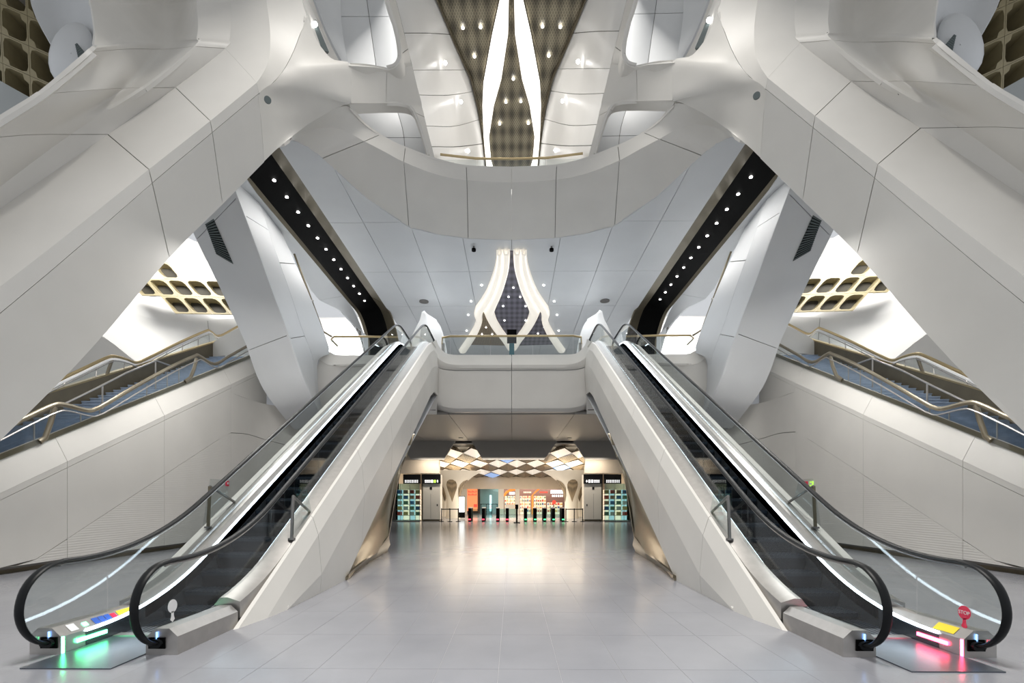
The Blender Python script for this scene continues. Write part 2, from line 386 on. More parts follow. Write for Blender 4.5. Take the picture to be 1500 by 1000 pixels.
# ================================================================== NEAR STRUTS (big raking members)
def PYs(l): return [PY(*p) for p in l]
def extr(rows, z0=-.05):
    """prolong each row down to the floor from its first two stations"""
    out = []
    for r in rows:
        a, b = r[0], r[1]; d = a - b; t = (z0 - a.z) / d.z
        out.append([a + d * t, a + d * t * .5] + r)
    return out
def strut(mir, esc):
    e = empty('raking_strut', mx((-11.5, 7, 0), mir), 'huge faceted white raking strut with a hollow, arching over the ' + esc, 'strut', 'near raking struts')
    L1 = PYs([(-20, 665, 9.6), (125, 520, 11.0), (248, 377, 12.3), (326, 299, 13.2), (387, 237, 13.9), (420, 206, 14.4)])
    G = PYs([(-85, 529, 9.0), (85, 388, 10.2), (223, 268, 11.5), (311, 194, 12.4), (379, 137, 13.2), (400, 120, 13.5)])
    K = PYs([(-95, 492, 8.9), (75, 362, 10.1), (218, 248, 11.4), (308, 177, 12.3), (376, 121, 13.1), (386, 106, 13.3), (394, 86, 13.6), (396, 56, 14.), (393, 20, 14.4), (390, -5, 14.7), (388, -80, 15.5)])
    R = PYs([(-160, 417, 9.3), (0, 306, 10.5), (158, 197, 11.9), (257, 128, 12.8), (330, 71, 13.6), (336, 58, 13.8), (338, 40, 14), (338, 20, 14.3), (338, 8, 14.5), (338, -5, 14.7), (338, -80, 15.5)])
    RY = (9.3, 10.5, 11.9, 12.8, 13.6, 13.8, 14, 14.3, 14.5, 14.7, 15.5)
    TO = (-1.3, -1.8, -2.3, -2.6, -2.7, -2.65, -2.5, -2.3, -2.1, -2.0, -1.5)
    def und(l, k, pk): return [(px_, py_, y_ + d_ * k + p_) for (px_, py_), y_, d_, p_ in zip(l, RY, TO, pk)]
    Rp = [(-160, 417, 9.3), (0, 306, 10.5), (158, 197, 11.9), (257, 128, 12.8), (330, 71, 13.6), (336, 58, 13.8), (338, 40, 14), (338, 20, 14.3), (338, 8, 14.5), (338, -5, 14.7), (338, -80, 15.5)]
    Z0 = [0] * 11; PK = (0, 0, 0, .6, 2.2, 2.6, 2.9, 3.1, 3.2, 3.3, 3.4)
    P1 = und([(-200, 417), (-45, 307), (103, 197), (212, 129), (284, 68), (288, 56), (290, 40), (289, 20), (288, 8), (288, -5), (288, -80)], .25, Z0)
    P2 = und([(-225, 417), (-75, 308), (70, 197), (184, 129), (244, 72), (250, 58), (250, 40), (250, 20), (250, 8), (250, -5), (250, -80)], .45, PK)
    P3 = und([(-250, 418), (-105, 309), (35, 198), (146, 131), (186, 72), (186, 60), (184, 45), (183, 25), (182, 8), (181, -5), (180, -80)], .65, [q_ * .3 for q_ in PK])
    T = und([(-310, 420), (-160, 311), (-40, 204), (60, 138), (136, 76), (138, 64), (139, 48), (137, 28), (134, 10), (132, -5), (128, -80)], 1, Z0)
    def lo(r, n): return r[:n]
    # bottom face, bevel, front face, upper face along the raking leg (prolonged to the floor)
    A, B = extr([L1[:5] , G[:5]]); clad([A, B], (4, 5), (), M['grc'], e, mir, nu=14, nv=2, ogap=(0, 0, 0, GAP / 2))
    A, B = extr([G[:5], K[:5]]); clad([A, B], (4, 5), (), M['grc'], e, mir, nu=14, nv=2, ogap=(0, 0, GAP / 2, 0))
    A, B = extr([K[:5], R[:5]]); clad([A, B], (4, 5), (), M['grc'], e, mir, nu=14, nv=2)
    clad([Rp, P1], (2, 3, 4), (), M['grc'], e, mir, nu=50, nv=2, ulim=(-1, 10), fn=raked([Rp, P1], False))
    clad([P1, P2, P3, T], (2, 3, 4), (), M['grc'], e, mir, nu=50, nv=20, ulim=(-1, 10), fn=raked([P1, P2, P3, T], True))
    Tp = T; T = PYs(T)
    # upper limb climbing out of the frame
    clad([K[4:], R[4:]], (), (), M['grc'], e, mir, nu=16, nv=2, ogap=(GAP, 0, 0, 0))
    Gu = PYs([(379, 137, 13.2), (400, 121, 13.6), (416, 102, 14.), (430, 76, 14.4), (440, 50, 14.8), (450, 25, 15.2), (443, 0, 15.3), (438, -80, 16.)])
    Ku = PYs([(376, 121, 13.1), (386, 106, 13.3), (394, 86, 13.6), (396, 56, 14.), (394.5, 36, 14.2), (393, 20, 14.4), (390, -5, 14.7), (388, -80, 15.5)])
    clad([Gu, Ku], (), (), M['grc'], e, mir, nu=14, nv=2, ogap=(GAP, 0, GAP, 0))
    # back of the leg
    l1p = [(-20, 665, 9.6), (125, 520, 11.0), (248, 377, 12.3), (326, 299, 13.2), (387, 237, 13.9)]
    mixp = lambda k, ys: [(a_[0] + (b_[0] - a_[0]) * k, a_[1] + (b_[1] - a_[1]) * k, y_) for a_, b_, y_ in zip(l1p, Tp, ys)]
    rr = [l1p, mixp(.2, [q_[2] + 2.0 for q_ in l1p]), mixp(.8, [y_ + 3.0 for y_ in RY]), Tp[:5]]
    clad(rr, (), (), M['grc'], e, mir, nu=24, nv=9, back=False, names='rear_panel', ulim=(-1, 4), fn=raked(rr, False), view=(-9, 40, 10))
    # node face between the leg, the two eyes and the balcony
    a = [(387, 237, 13.9), (384.5, 204, 13.67), (381.7, 170, 13.43), (379, 137, 13.2), (400, 121, 13.6), (409, 111, 13.8), (416, 102, 14.0), (424, 88, 14.2), (432, 71, 14.5), (440, 50, 14.8), (449, 27, 15.1)]
    b = [(420, 206, 14.5), (447, 185, 15.2), (478, 166, 15.8), (505, 153, 16.2), (514, 150, 16.2), (514, 120, 16.1), (513, 93, 16.0), (488, 87, 15.7), (473, 72, 15.5), (461, 53, 15.3), (450, 22, 15.2)]
    am = [(402, 222, 14.17), (411, 190, 14.25), (423, 162, 14.4), (434, 142, 14.55), (452, 133, 14.8), (460, 115, 14.85), (464, 97, 14.9), (455, 88, 14.88), (451, 72, 14.95), (450, 52, 15.02), (449.5, 25, 15.15)]
    clad([PYs(a), PYs(am), PYs(b)], (), (), M['grc'], e, mir, smooth=True, nu=30, nv=8, ogap=(GAP, 0, GAP, 0))
    clad([PYs([(514, 92, 16.0), (514, 120, 16.1), (514, 151, 16.2)]), PYs([(540, 94, 16.8), (540, 122, 16.9), (540, 151, 17)]), PYs([(567, 99, 17.5), (566, 125, 17.6), (566, 151, 17.7)])], (), (), M['grc'], e, mir, smooth=True, nu=6, nv=6, ogap=(0, 0, GAP, GAP))
    clad([PYs([(550, -80, 17.2), (562, -20, 17.2), (566, 0, 17.3), (572, 21, 17.4), (580, 45, 17.5), (585, 77, 17.5), (583, 90, 17.5), (577, 97, 17.5), (567, 100, 17.5)]),
          PYs([(561, -80, 17.6), (575, -20, 17.8), (580, 0, 18), (585, 20, 18.1), (591, 45, 18.2), (597, 68, 18.3), (600, 80, 18.35), (602, 90, 18.4), (604, 97, 18.5)])], (5.2,), (), M['grc'], e, mir, nu=24, nv=3, ogap=(0, 0, 0, GAP))
    clad([PYs([(567, 100, 17.5), (566.5, 125, 17.6), (566, 151, 17.7)]), PYs([(604, 97, 18.5), (611, 125, 18.7), (618, 151, 18.85)])], (), (), M['grc'], e, mir, nu=6, nv=3, ogap=(0, 0, 0, GAP))
    clad([PYs([(566, 151, 17.7), (588, 152, 18.0), (600, 157, 18.25), (607, 168, 18.4), (612, 180, 18.6), (620, 205, 18.8), (626, 228, 18.9)]),
          PYs([(618, 151, 18.85), (619, 158, 18.9), (621, 166, 18.9), (623, 176, 18.95), (626, 188, 19), (631, 210, 19), (637, 233, 19.1)])], (2.6,), (), M['grc'], e, mir, nu=20, nv=3, ogap=(0, 0, 0, GAP))
    # rims of the two eyes
    def rim(pts, dy, name='rim', mat=M['grc'], sc=.93):
        c = sum(pts, Vector()) / len(pts)
        q = [p.lerp(c + Vector((0, 0, 0)), 1 - sc) + Vector((0, dy, .0)) for p in pts]
        clad([pts, q], (), (), mat, e, mir, nu=24, nv=2, back=False, names=name, view=c)
    h1 = PYs([(443, -20, 15.3), (443, 0, 15.3), (450, 21, 15.2), (461, 53, 15.3), (473, 72, 15.5), (488, 87, 15.7), (513, 94, 16), (548, 97, 17), (567, 100, 17.5), (580, 94, 17.5), (585, 77, 17.5), (580, 45, 17.5), (572, 21, 17.4), (566, 0, 17.3), (560, -25, 17.2)])
    rim(h1, 2.0, sc=.97)
    h2 = PYs([(512, 156, 16.4), (514, 152, 16.3), (540, 151, 17), (567, 151, 17.7), (588, 152, 18.0), (602, 158, 18.3), (612, 180, 18.6), (620, 205, 18.8), (626, 227, 18.9)])
    rim(h2, .45, sc=1.0)
    # sensor disc on the node
    MB(mir).disc(PY(392, 147, 13.25), (.5, -.8, -.2), .09, .05, 14).build('sensor', M['grille'], e, 40)
    return e
for mir, esc in SIDES: strut(mir, esc)

# walls glimpsed through the two eyes
def eye_back(mir, esc):
    e = empty('wall_upper_left' if not mir else 'wall_upper_right', mx((-7, 20, 8.4), mir), 'cool grey wall behind the openings above the ' + esc, 'wall', None, 'structure')
    clad([PYs([(440, -60, 18.6), (478, 45, 18.8), (512, 110, 19)]), PYs([(500, -60, 20.2), (500, 30, 20.2), (512, 105, 20.)])], (), (), M['grc2'], e, mir, nu=6, nv=2)
    clad([PYs([(488, -60, 20.2), (492, 20, 20.2), (498, 105, 20.2)]), PYs([(530, -60, 21), (540, 20, 21), (552, 105, 21)]), PYs([(600, -60, 21.), (604, 20, 21), (608, 105, 21)])], (1.05,), (1,), M['grc2'], e, mir, nu=6, nv=3)
    clad([PYs([(500, 130, 20.), (505, 190, 20.), (515, 245, 20.)]), PYs([(570, 130, 21), (590, 190, 21.), (594, 245, 21.)]), PYs([(630, 130, 21), (640, 190, 21.), (650, 245, 21.)])], (1.2,), (1,), M['grc2'], e, mir, nu=6, nv=3)
    # dark perforated strip with a downlight in the first eye
    clad([PYs([(441, -30, 16.0), (444, 0, 16.0), (452, 21, 16.0), (463, 53, 16.0), (474, 74, 16.1)]), PYs([(446, -30, 16.3), (451, 0, 16.3), (461, 25, 16.3), (471, 50, 16.3), (482, 76, 16.3)])], (), (), M['grille'], e, mir, nu=8, nv=1, back=False, names='perforated_strip')
    MB(mir).disc(PY(462, 36, 16.05), (0, -1, -.3), .075, .04, 12).build('downlight', M['spot'], e)
for mir, esc in SIDES: eye_back(mir, esc)

# ================================================================== UPPER BALCONY (oval lip + belly)
U0 = [PY(422, 205, 14.9), PY(450, 183, 15.3), PY(482, 163, 15.9)] + [PZ(a, b, 15.0) for a, b in ((512, 156), (535, 180), (558, 196.5), (576, 206.5), (594, 214.5), (638, 231), (683, 241.6), (None, 244))]
U1 = [PY(421, 205.5, 15.0), PY(437, 198, 15.6), PY(462, 189, 16.1)] + [PZ(a, b, 14.38) for a, b in ((490, 187), (512, 195), (534, 207), (563, 222), (591.5, 237), (638, 255), (684, 264), (None, 267.3))]
U2 = [PZ(a, b, 13.4) for a, b in ((419, 206), (430, 206), (440, 210), (450, 215.5), (461, 223), (473, 232), (531, 287), (599, 334), (642, 344), (686, 350), (None, 352))]
bal = empty('oval_balcony', (0, 19.4, 13.4), 'curved white balcony with a pale lip sweeping across the upper level', 'balcony')
for mir, esc in SIDES:
    clad([U0, U1], (5, 7, 9), (), M['grc'], bal, mir, nu=40, nv=3, ogap=(0, GAP / 2, 0, 0))
    clad([U1, U2], (5, 7, 9), (), M['grc'], bal, mir, nu=40, nv=4, ogap=(0, GAP / 2, 0, 0))
    top = [p + Vector((p.x * .04, 1.3, 0)) for p in U0]
    clad([U0[3:], top[3:]], (), (), M['grc'], bal, mir, nu=20, nv=1, back=False, names='ledge', view=(0, 18, 30))
rl = empty('balcony_railing', (0, 20.3, 15.0), 'slim gold-topped glass railing on the oval upper balcony', 'railing')
MB().tube([(-2.95, 20.0, 15.92), (-1.5, 20.25, 15.92), (0, 20.3, 15.92), (1.5, 20.25, 15.92), (2.95, 20.0, 15.92)], .05, .04, 8, (0, 0, 1)).build('top_rail', M['gold'], rl, 40)
for i in range(4):
    x0 = -2.9 + i * 1.46; MB().box(x0, x0 + 1.44, 20.26, 20.275, 15.0, 15.88).build('glass_pane', M['glass_clear'], rl)

# ================================================================== CEILING OVER THE BRIDGE LEVEL (Z = 13.4)
def nearY(x):
    x = -abs(x); pts = sorted((p.x, p.y) for p in U2)
    if x <= pts[0][0]: return pts[0][1]
    for (a, ya), (b, yb) in zip(pts, pts[1:]):
        if a <= x <= b: return ya + (yb - ya) * (x - a) / max(1e-6, b - a)
    return pts[-1][1]
ce = empty('ceiling', (0, 28, 13.4), 'pale cool grey panelled ceiling over the bridge level', 'ceiling', None, 'structure')
XS = [-7.75, -6.3, -4.35, -2.2, 0]; YSs = [15.6, 20.5, 25, 29.5, 34, 38, 42]
for mir in (False, True):
    for xa, xb in zip(XS, XS[1:]):
        for ya, yb in zip(YSs, YSs[1:]):
            g = .011; n = 6; xs = [xa + g + (xb - xa - 2 * g) * k / n for k in range(n + 1)]
            lo_ = [max(ya + g, nearY(x) - .02) for x in xs]
            if min(lo_) >= yb - .1: continue
            mm = MB(mir)
            for k in range(n):
                l0, l1 = min(lo_[k], yb - g - .005), min(lo_[k + 1], yb - g - .005)
                if l0 >= yb - g - .01 and l1 >= yb - g - .01: continue
                mm.hexa([(xs[k], l0, 13.4), (xs[k + 1], l1, 13.4), (xs[k + 1], yb - g, 13.4), (xs[k], yb - g, 13.4)], [(xs[k], l0, 13.46), (xs[k + 1], l1, 13.46), (xs[k + 1], yb - g, 13.46), (xs[k], yb - g, 13.46)])
            if mm.v: mm.build('panel', M['grc2'], ce)
    mm = MB(mir); n = 12
    for k in range(n):
        x0 = -7.75 + 7.75 * k / n; x1 = -7.75 + 7.75 * (k + 1) / n; y0 = max(nearY(x0), nearY(x1)) + .1
        mm.box(x0, x1, y0, 42, 13.45, 13.5)
    mm.build('backing', M['joint2'], ce)
# slab mass above the ceiling and far wall
MB().box(-12, 12, 42, 42.3, 8.4, 13.6).build('far_wall', M['fascia'], ce)
# small cameras and sensors on the ceiling
for px, py in ((694, 361), (808, 361)):
    e = empty('dome_camera', PZ(px, py, 13.4), 'small dark dome camera on the ceiling beside the white ribs', 'camera', 'ceiling dome cameras')
    c = PZ(px, py, 13.4)
    MB().tube([c + Vector((0, 0, 0)), c - Vector((0, 0, .12))], .05, .05, 10).build('stem', M['steel_dk'], e, 40)
    MB().tube([c - Vector((0, 0, .10)), c - Vector((0, 0, .16)), c - Vector((0, 0, .21))], .1, .1, 12).build('dome', M['black'], e, 40)
for px, py in ((621, 441), (886, 440)):
    c = PZ(px, py, 13.4)
    tag(MB().disc(c, (0, 0, -1), .28, .05, 16).build('ceiling_speaker', M['steel_dk'], None, 40), 'flat round grey speaker disc on the pale ceiling', 'speaker', 'round ceiling speakers')

# ceiling downlights around the white ribs
DL = [(705.5, 417.5), (690, 441), (686, 461), (683.5, 484)]
for px, py in DL + [(1502 - a, b) for a, b in DL]:
    c = PZ(px, py, 13.39)
    tag(MB().disc(c, (0, 0, -1), .05, .03, 12).build('downlight', M['spot']), 'tiny recessed downlight in the pale ceiling beside the white ribs', 'downlight', 'ceiling downlights by the ribs')

# black slot with downlights over each escalator
def slot(mir, esc):
    e = empty('light_slot', mx((-8.9, 24, 13.4), mir), 'black recessed ceiling slot with a row of downlights above the ' + esc, 'light slot', 'black ceiling light slots')
    def path(x, z, yend=31.8):
        pts = [Vector((x, 15.0, z)), Vector((x, 20, z)), Vector((x, 25, z)), Vector((x, 29, z))]
        r = 1.9
        for k in range(1, 7):
            a = k / 6 * math.pi / 2
            pts.append(Vector((x + .35 * (k / 6), 29.6 + r * math.sin(a) + (z - 13.4), z - r * (1 - math.cos(a)))))
        pts.append(Vector((x + .4, pts[-1].y, 8.4)))
        return pts
    clad([path(-9.66, 13.52), path(-8.42, 13.75)], (), (), M['black'], e, mir, nu=30, nv=1, back=False, names='black_soffit', view=(-9, 20, 5))
    clad([path(-8.42, 13.75), path(-7.75, 13.42)], (3,), (), M['bronze_dark'], e, mir, nu=30, nv=1, back=False, names='bronze_reveal', view=(-9, 20, 5))
    clad([path(-9.8, 13.42), path(-9.66, 13.52)], (), (), M['bronze_dark'], e, mir, nu=30, nv=1, back=False, names='bronze_edge', view=(-9, 20, 5))
    for k in range(12):
        y = 18.1 + k * 1.01
        MB(mir).disc((-8.92, y, 13.655), (0, 0, -1), .06, .03, 12).build('downlight', M['spot'], e)
    MB(mir).disc((-8.95, 17.0, 13.65), (0, 0, -1), .09, .14, 10).build('sensor', M['steel'], e, 40)
    # soffit outboard of the slot, bending down to the floor of the bridge level
    r1 = [PZ(352, 246, 13.41)] + [Vector((-9.8, y, 13.41)) for y in (18.5, 21.5, 24.5, 27.5, 29.5)] + [Vector((-9.7, 31, 12.7)), Vector((-9.45, 31.6, 11.5)), Vector((-9.4, 31.7, 9.5)), Vector((-9.4, 31.7, 8.4))]
    r2 = PYs([(325, 262, 16.8), (348, 281, 18.4), (385, 318, 20.2), (424, 364, 22.6), (461, 433, 26.5), (494, 452, 28.5), (506, 462, 29.2), (519, 476, 29.9), (530, 486, 30.5), (538, 494, 30.9)])
    clad([r1, r2], (2.0, 4.2), (), M['grc2'], e, mir, nu=20, nv=4, names='soffit_panel')
    return e
for mir, esc in SIDES: slot(mir, esc)

# ================================================================== CEILING RIBS (indirect glow painted as emission) in the bridge-level ceiling
la = empty('ceiling_rib_painted_glow', (0, 26, 13.4), 'vase-shaped white ribs, their indirect glow painted as emission, framing violet lattice in the bridge ceiling', 'ceiling light')
def bulge(rows_a, rows_b, depth=.35, z=13.38):
    A = [PZ(a, b, z) for a, b in rows_a]; B = [PZ(a, b, z) for a, b in rows_b]
    mid = [p.lerp(q, .5) - Vector((0, 0, depth)) for p, q in zip(A, B)]
    q1 = [p.lerp(q, .15) - Vector((0, 0, depth * .8)) for p, q in zip(A, B)]; q2 = [p.lerp(q, .85) - Vector((0, 0, depth * .8)) for p, q in zip(A, B)]
    return [A, q1, mid, q2, B]
for mir in (False, True):
    clad(bulge([(727, 366), (727, 377), (723, 396), (714, 421), (704, 438), (697, 448)], [(736, 365), (736, 377), (734, 396), (725, 424), (716, 442), (708, 455)], .3), (), (), M['painted_glow'], la, mir, smooth=True, nu=14, nv=8, back=False, names='rib')
    clad(bulge([(736, 365), (736, 377), (734, 396), (725, 424), (716, 442), (708, 455)], [(747, 365), (747, 377), (745, 396), (737, 424), (729, 443), (724, 456)], .3), (), (), M['painted_glow'], la, mir, smooth=True, nu=14, nv=8, back=False, names='rib')
    clad(bulge([(697, 448), (694.5, 459), (697, 470), (688, 488), (672, 512)], [(708, 455), (706, 463), (706, 472), (698, 490), (684, 512)], .3), (), (), M['painted_glow'], la, mir, smooth=True, nu=12, nv=8, back=False, names='rib')
    clad(bulge([(708, 455), (713, 466), (721, 479), (733, 494), (743, 508)], [(724, 456), (728, 468), (735, 480), (745, 494), (750, 508)], .3), (), (), M['painted_glow'], la, mir, smooth=True, nu=12, nv=8, back=False, names='rib')
    # lattice fields
    zz = 13.37
    clad([[PZ(a, b, zz) for a, b in ((747, 368), (745, 396), (737, 424), (724, 456), (735, 480), (747, 497))], [PZ(None, b, zz) for b in (368, 396, 424, 456, 480, 498)]], (), (), M['latceil2'], la, mir, nu=14, nv=1, thick=.03, back=False, names='lattice_field')
    clad([[PZ(a, b, zz) for a, b in ((707, 457), (706, 472), (698, 490), (690, 505))], [PZ(a, b, zz) for a, b in ((709, 457), (717, 474), (731, 493), (740, 506))]], (), (), M['latceil2'] if mir else M['latceil3'], la, mir, nu=10, nv=2, thick=.03, back=False, names='lattice_field')
for px, py in ((752, 421), (745, 434.5), (762, 434.5), (737, 448), (770, 448), (739, 469), (770, 469), (712, 479), (706, 489), (721, 489), (797, 479), (788, 488), (803, 488)):
    MB().disc(PZ(px, py, 13.36), (0, 0, -1), .045, .03, 10).build('downlight', M['spot'], la)

# ================================================================== UPPER HALL VAULT AND LATTICE CEILING (Z = 22)
va = []
for mir, esc in SIDES:
    e = empty('vault_flank', mx((-4, 21, 15), mir), 'glossy white curved vault flank of the upper hall, over the ' + esc, 'vault')
    V = PYs([(561, -80, 17.6), (580, 0, 18), (599, 77, 18.4), (611, 127, 18.7), (626, 190, 19), (637, 233, 19.1), (639, 246, 19.2)])
    Mi = PYs([(588, -80, 17.6), (612, 0, 18.9), (640, 77, 20.6), (655, 127, 22), (668, 190, 23.8), (675, 233, 25), (677, 248, 25.4)])
    Ee = [PZ(a, b, 22) for a, b in ((612, -60), (641, 0), (675, 80), (692, 123), (705, 180), (711, 234), (712, 250))]
    clad([V, Mi, Ee], (1.6, 2.5, 3.2, 3.9, 4.5), (), M['gloss'], e, mir, smooth=True, nu=30, nv=10, ogap=(0, 0, GAP, 0))
    for px, py, Y in ((652, 92, 21.2), (675, 149, 23.4), (686, 221, 26.2)):
        MB(mir).disc(PY(px, py, Y - .25), (.4, -.6, -.6), .08, .03, 12).build('downlight', M['spot'], e)
lc = empty('lattice_ceiling', (0, 24, 22), 'bronze perforated lattice ceiling with two luminous petals, high in the upper hall', 'ceiling')
for mir in (False, True):
    zz = 22.0
    A = [PZ(a, b, zz) for a, b in ((612, -60), (641, 0), (665, 60), (690, 115), (701, 160), (711, 234), (713, 262))]
    B = [Vector((0, p.y, zz)) for p in A]
    clad([A, B], (), (), M['latceil'], lc, mir, nu=16, nv=4, thick=.05, back=False, names='lattice_panel')
    o_ = [(742, -60), (731, 0), (720, 50), (707.5, 120), (706, 155), (708, 200), (711, 234), (714, 262)]
    i_ = [(748.5, -60), (746, 0), (745, 50), (735, 116), (724, 155), (717, 200), (720, 234), (728, 262)]
    clad([[PZ(a, b, 21.9) for a, b in o_], [PZ((a + c) / 2, (b + d) / 2, 21.72) for (a, b), (c, d) in zip(o_, i_)], [PZ(a, b, 21.9) for a, b in i_]], (), (), M['petal'], lc, mir, smooth=True, nu=24, nv=6, thick=.05, back=False, names='petal_light')
    for pts in (o_, i_):
        MB(mir).tube([PZ(a, b, 21.88) for a, b in pts], .03, .06, 6).build('petal_edge', M['bronze_dark'], lc, 40)
    MB(mir).tube([PZ(a, b, 21.9) for a, b in ((612, -60), (641, 0), (665, 60), (690, 115), (701, 160), (711, 234), (713, 262))], .05, .08, 6).build('lattice_edge', M['bronze_dark'], lc, 40)
    for px, py in ((678, 40), (704, 39), (695, 82)):
        MB(mir).disc(PZ(px, py, 21.95), (0, 0, -1), .06, .04, 12).build('downlight', M['spot'], lc)
for px, py in ((752, 115), (741, 149), (763, 148), (732, 181), (774, 180)):
    MB().disc(PZ(px, py, 21.95), (0, 0, -1), .06, .04, 12).build('downlight', M['spot'], lc)
MB().box(-5, 5, 31.5, 31.8, 13.5, 22.2).build('end_wall', M['gloss'], lc)

# ================================================================== BRIDGE (upper level slab)
FLZ = 8.4
br = empty('bridge_deck', (0, 28, FLZ), 'white bridge deck with rounded lip and smooth fascia between the escalators', 'bridge')
for mir, esc in SIDES:
    r0 = PYs([(639, 497, 22.6), (642, 505, 22.6), (648, 513, 22.6), (660, 519, 22.6), (700, 519.5, 22.6), (None, 519.5, 22.6)])
    r1 = PYs([(632, 503, 22.3), (636, 516, 22.2), (646, 528, 22.2), (664, 534, 22.2), (700, 534.5, 22.2), (None, 534.5, 22.2)])
    r2 = PYs([(628, 512, 22.35), (632, 528, 22.3), (642, 538, 22.3), (662, 542, 22.3), (700, 542, 22.3), (None, 542, 22.3)])
    r3 = PYs([(616, 545, 22.6), (620, 562, 22.5), (632, 572, 22.4), (662, 575, 22.35), (700, 575, 22.35), (None, 575, 22.35)])
    r4 = PYs([(606, 585, 23.2), (621, 582, 22.9), (640, 594, 22.5), (662, 601, 22.45), (700, 601.5, 22.45), (None, 601.5, 22.45)])
    r5 = PYs([(600, 600, 24.2), (617, 598, 24.2), (640, 602, 23.6), (662, 605, 23.5), (700, 605.5, 23.5), (None, 605.5, 23.5)])
    clad([r0, r1, r2], (), (), M['grc'], br, mir, nu=14, nv=4, smooth=True, ogap=(0, GAP / 2, 0, GAP))
    clad([r2, r3, r4, r5], (), (), M['grc'], br, mir, nu=14, nv=10, smooth=True, ogap=(0, GAP / 2, GAP, 0))
    # outboard lip beyond the escalator, turning up into the rear strut
    q0 = PYs([(483, 515, 22.2), (492, 519.5, 22.4), (515, 520, 22.5), (545, 520, 22.6), (640, 519, 22.6)])
    q1 = PYs([(466, 525, 21.9), (482, 535, 22.0), (510, 536, 22.1), (545, 535, 22.2), (640, 534, 22.2)])
    q2 = PYs([(463, 533, 21.9), (482, 541, 22.0), (510, 542, 22.2), (545, 541, 22.3), (640, 541, 22.3)])
    q3 = PYs([(462, 575, 21.6), (482, 588, 22.0), (510, 595, 22.3), (545, 600, 22.4), (640, 601, 22.4)])
    q4 = PYs([(472, 606, 21.8), (490, 612, 22.4), (515, 614, 22.9), (545, 612, 23.2), (640, 606, 23.4)])
    clad([q0, q1], (), (), M['grc'], br, mir, nu=12, nv=3, ogap=(0, 0, 0, GAP))
    clad([q1, q2, q3, q4], (), (), M['grc'], br, mir, nu=12, nv=8, smooth=True, ogap=(0, 0, GAP, 0))
MB().box(-9.2, 9.2, 22.9, 42, FLZ - .3, FLZ).build('deck_floor', M['grc2'], br)
# soffit of the bridge
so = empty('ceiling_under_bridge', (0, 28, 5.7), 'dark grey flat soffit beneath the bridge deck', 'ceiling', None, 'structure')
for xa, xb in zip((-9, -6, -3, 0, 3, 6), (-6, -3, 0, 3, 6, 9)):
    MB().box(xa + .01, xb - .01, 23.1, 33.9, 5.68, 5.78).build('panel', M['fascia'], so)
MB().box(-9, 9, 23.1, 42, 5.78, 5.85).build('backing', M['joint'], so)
for px, py in ((602, 641), (675, 641), (834, 641), (900, 641)):
    c = PZ(px, py, 5.68)
    MB().disc(c, (0, 0, -1), .16, .03, 14).build('recessed_fitting', M['grille'], so)
# glass railings on the bridge
def railing(name, pts, z0, z1, label, parent=None):
    e = empty(name, (pts[0][0], pts[0][1], z0), label, 'railing')
    MB().tube([(x, y, z1) for x, y in pts], .05, .035, 8, (0, 0, 1)).build('top_rail', M['gold'], e, 40)
    for (xa, ya), (xb, yb) in zip(pts, pts[1:]):
        d = Vector((xb - xa, yb - ya, 0)).normalized() * .012; n = Vector((-d.y, d.x, 0)).normalized() * .012
        a, b = Vector((xa, ya, z0)) + d, Vector((xb, yb, z0)) - d; up = Vector((0, 0, z1 - z0 - .03))
        MB().hexa([a, b, b + n, a + n], [a + up, b + up, b + n + up, a + n + up]).build('glass_pane', M['glass'], e)
    return e
railing('bridge_railing', [(-3.45, 23.9), (-3.3, 23.0), (-2.9, 22.8), (-1.0, 22.8), (1.0, 22.8), (2.9, 22.8), (3.3, 23.0), (3.45, 23.9)], FLZ, 9.33, 'gold-topped glass railing on the bridge between the two escalators')
for mir, esc in SIDES:
    s = -1 if mir else 1
    railing('landing_railing', [(s * x, y) for x, y in ((-5.4, 22.9), (-7.0, 22.8), (-8.4, 22.8), (-8.7, 23.2), (-8.75, 24.2))], FLZ, 9.33, 'gold-topped glass railing at the upper landing of the ' + esc)
    for x in (-3.42, -5.5):
        e = empty('railing_end_post', mx((x, 24.1, FLZ), mir), ('polished post at the bridge side of the upper landing, ' if x > -4 else 'polished post at the outer side of the upper landing, ') + esc, 'post')
        MB(mir).tube([(x, 24.1, FLZ), (x, 24.1, 9.4)], .1, .1, 12).build('post', M['steel'], e, 40)
        MB(mir).tube([(x, 24.1, FLZ), (x, 24.1, FLZ + .04)], .16, .16, 14).build('base_ring', M['steel_dk'], e, 40)
    # raking handrail line beside the rear strut
    p0, p1, p2, p3 = PY(431, 372, 22.6), PY(452, 428, 22.8), PY(473, 485, 23.), PY(486, 493, 23.0)
    e = empty('raking_handrail', mx(p2, mir), 'dark raking glass-edge handrail beside the rear strut above the ' + esc, 'handrail')
    MB(mir).tube([p0, p1, p2, p3], .05, .05, 8).build('rail', M['bronze_dark'], e, 40)
    MB(mir).hexa([p0, p2, p2 + Vector((0, .02, 0)), p0 + Vector((0, .02, 0))], [p0 + Vector((-.2, 0, -1)), p2 + Vector((0, 0, -.95)), p2 + Vector((0, .02, -.95)), p0 + Vector((-.2, .02, -1))]).build('glass_pane', M['glass_clear'], e)
    MB(mir).tube([PY(458, 440, 22.75), PY(456, 441.5, 22.6)], .05, .05, 8).build('bracket', M['steel'], e, 40)
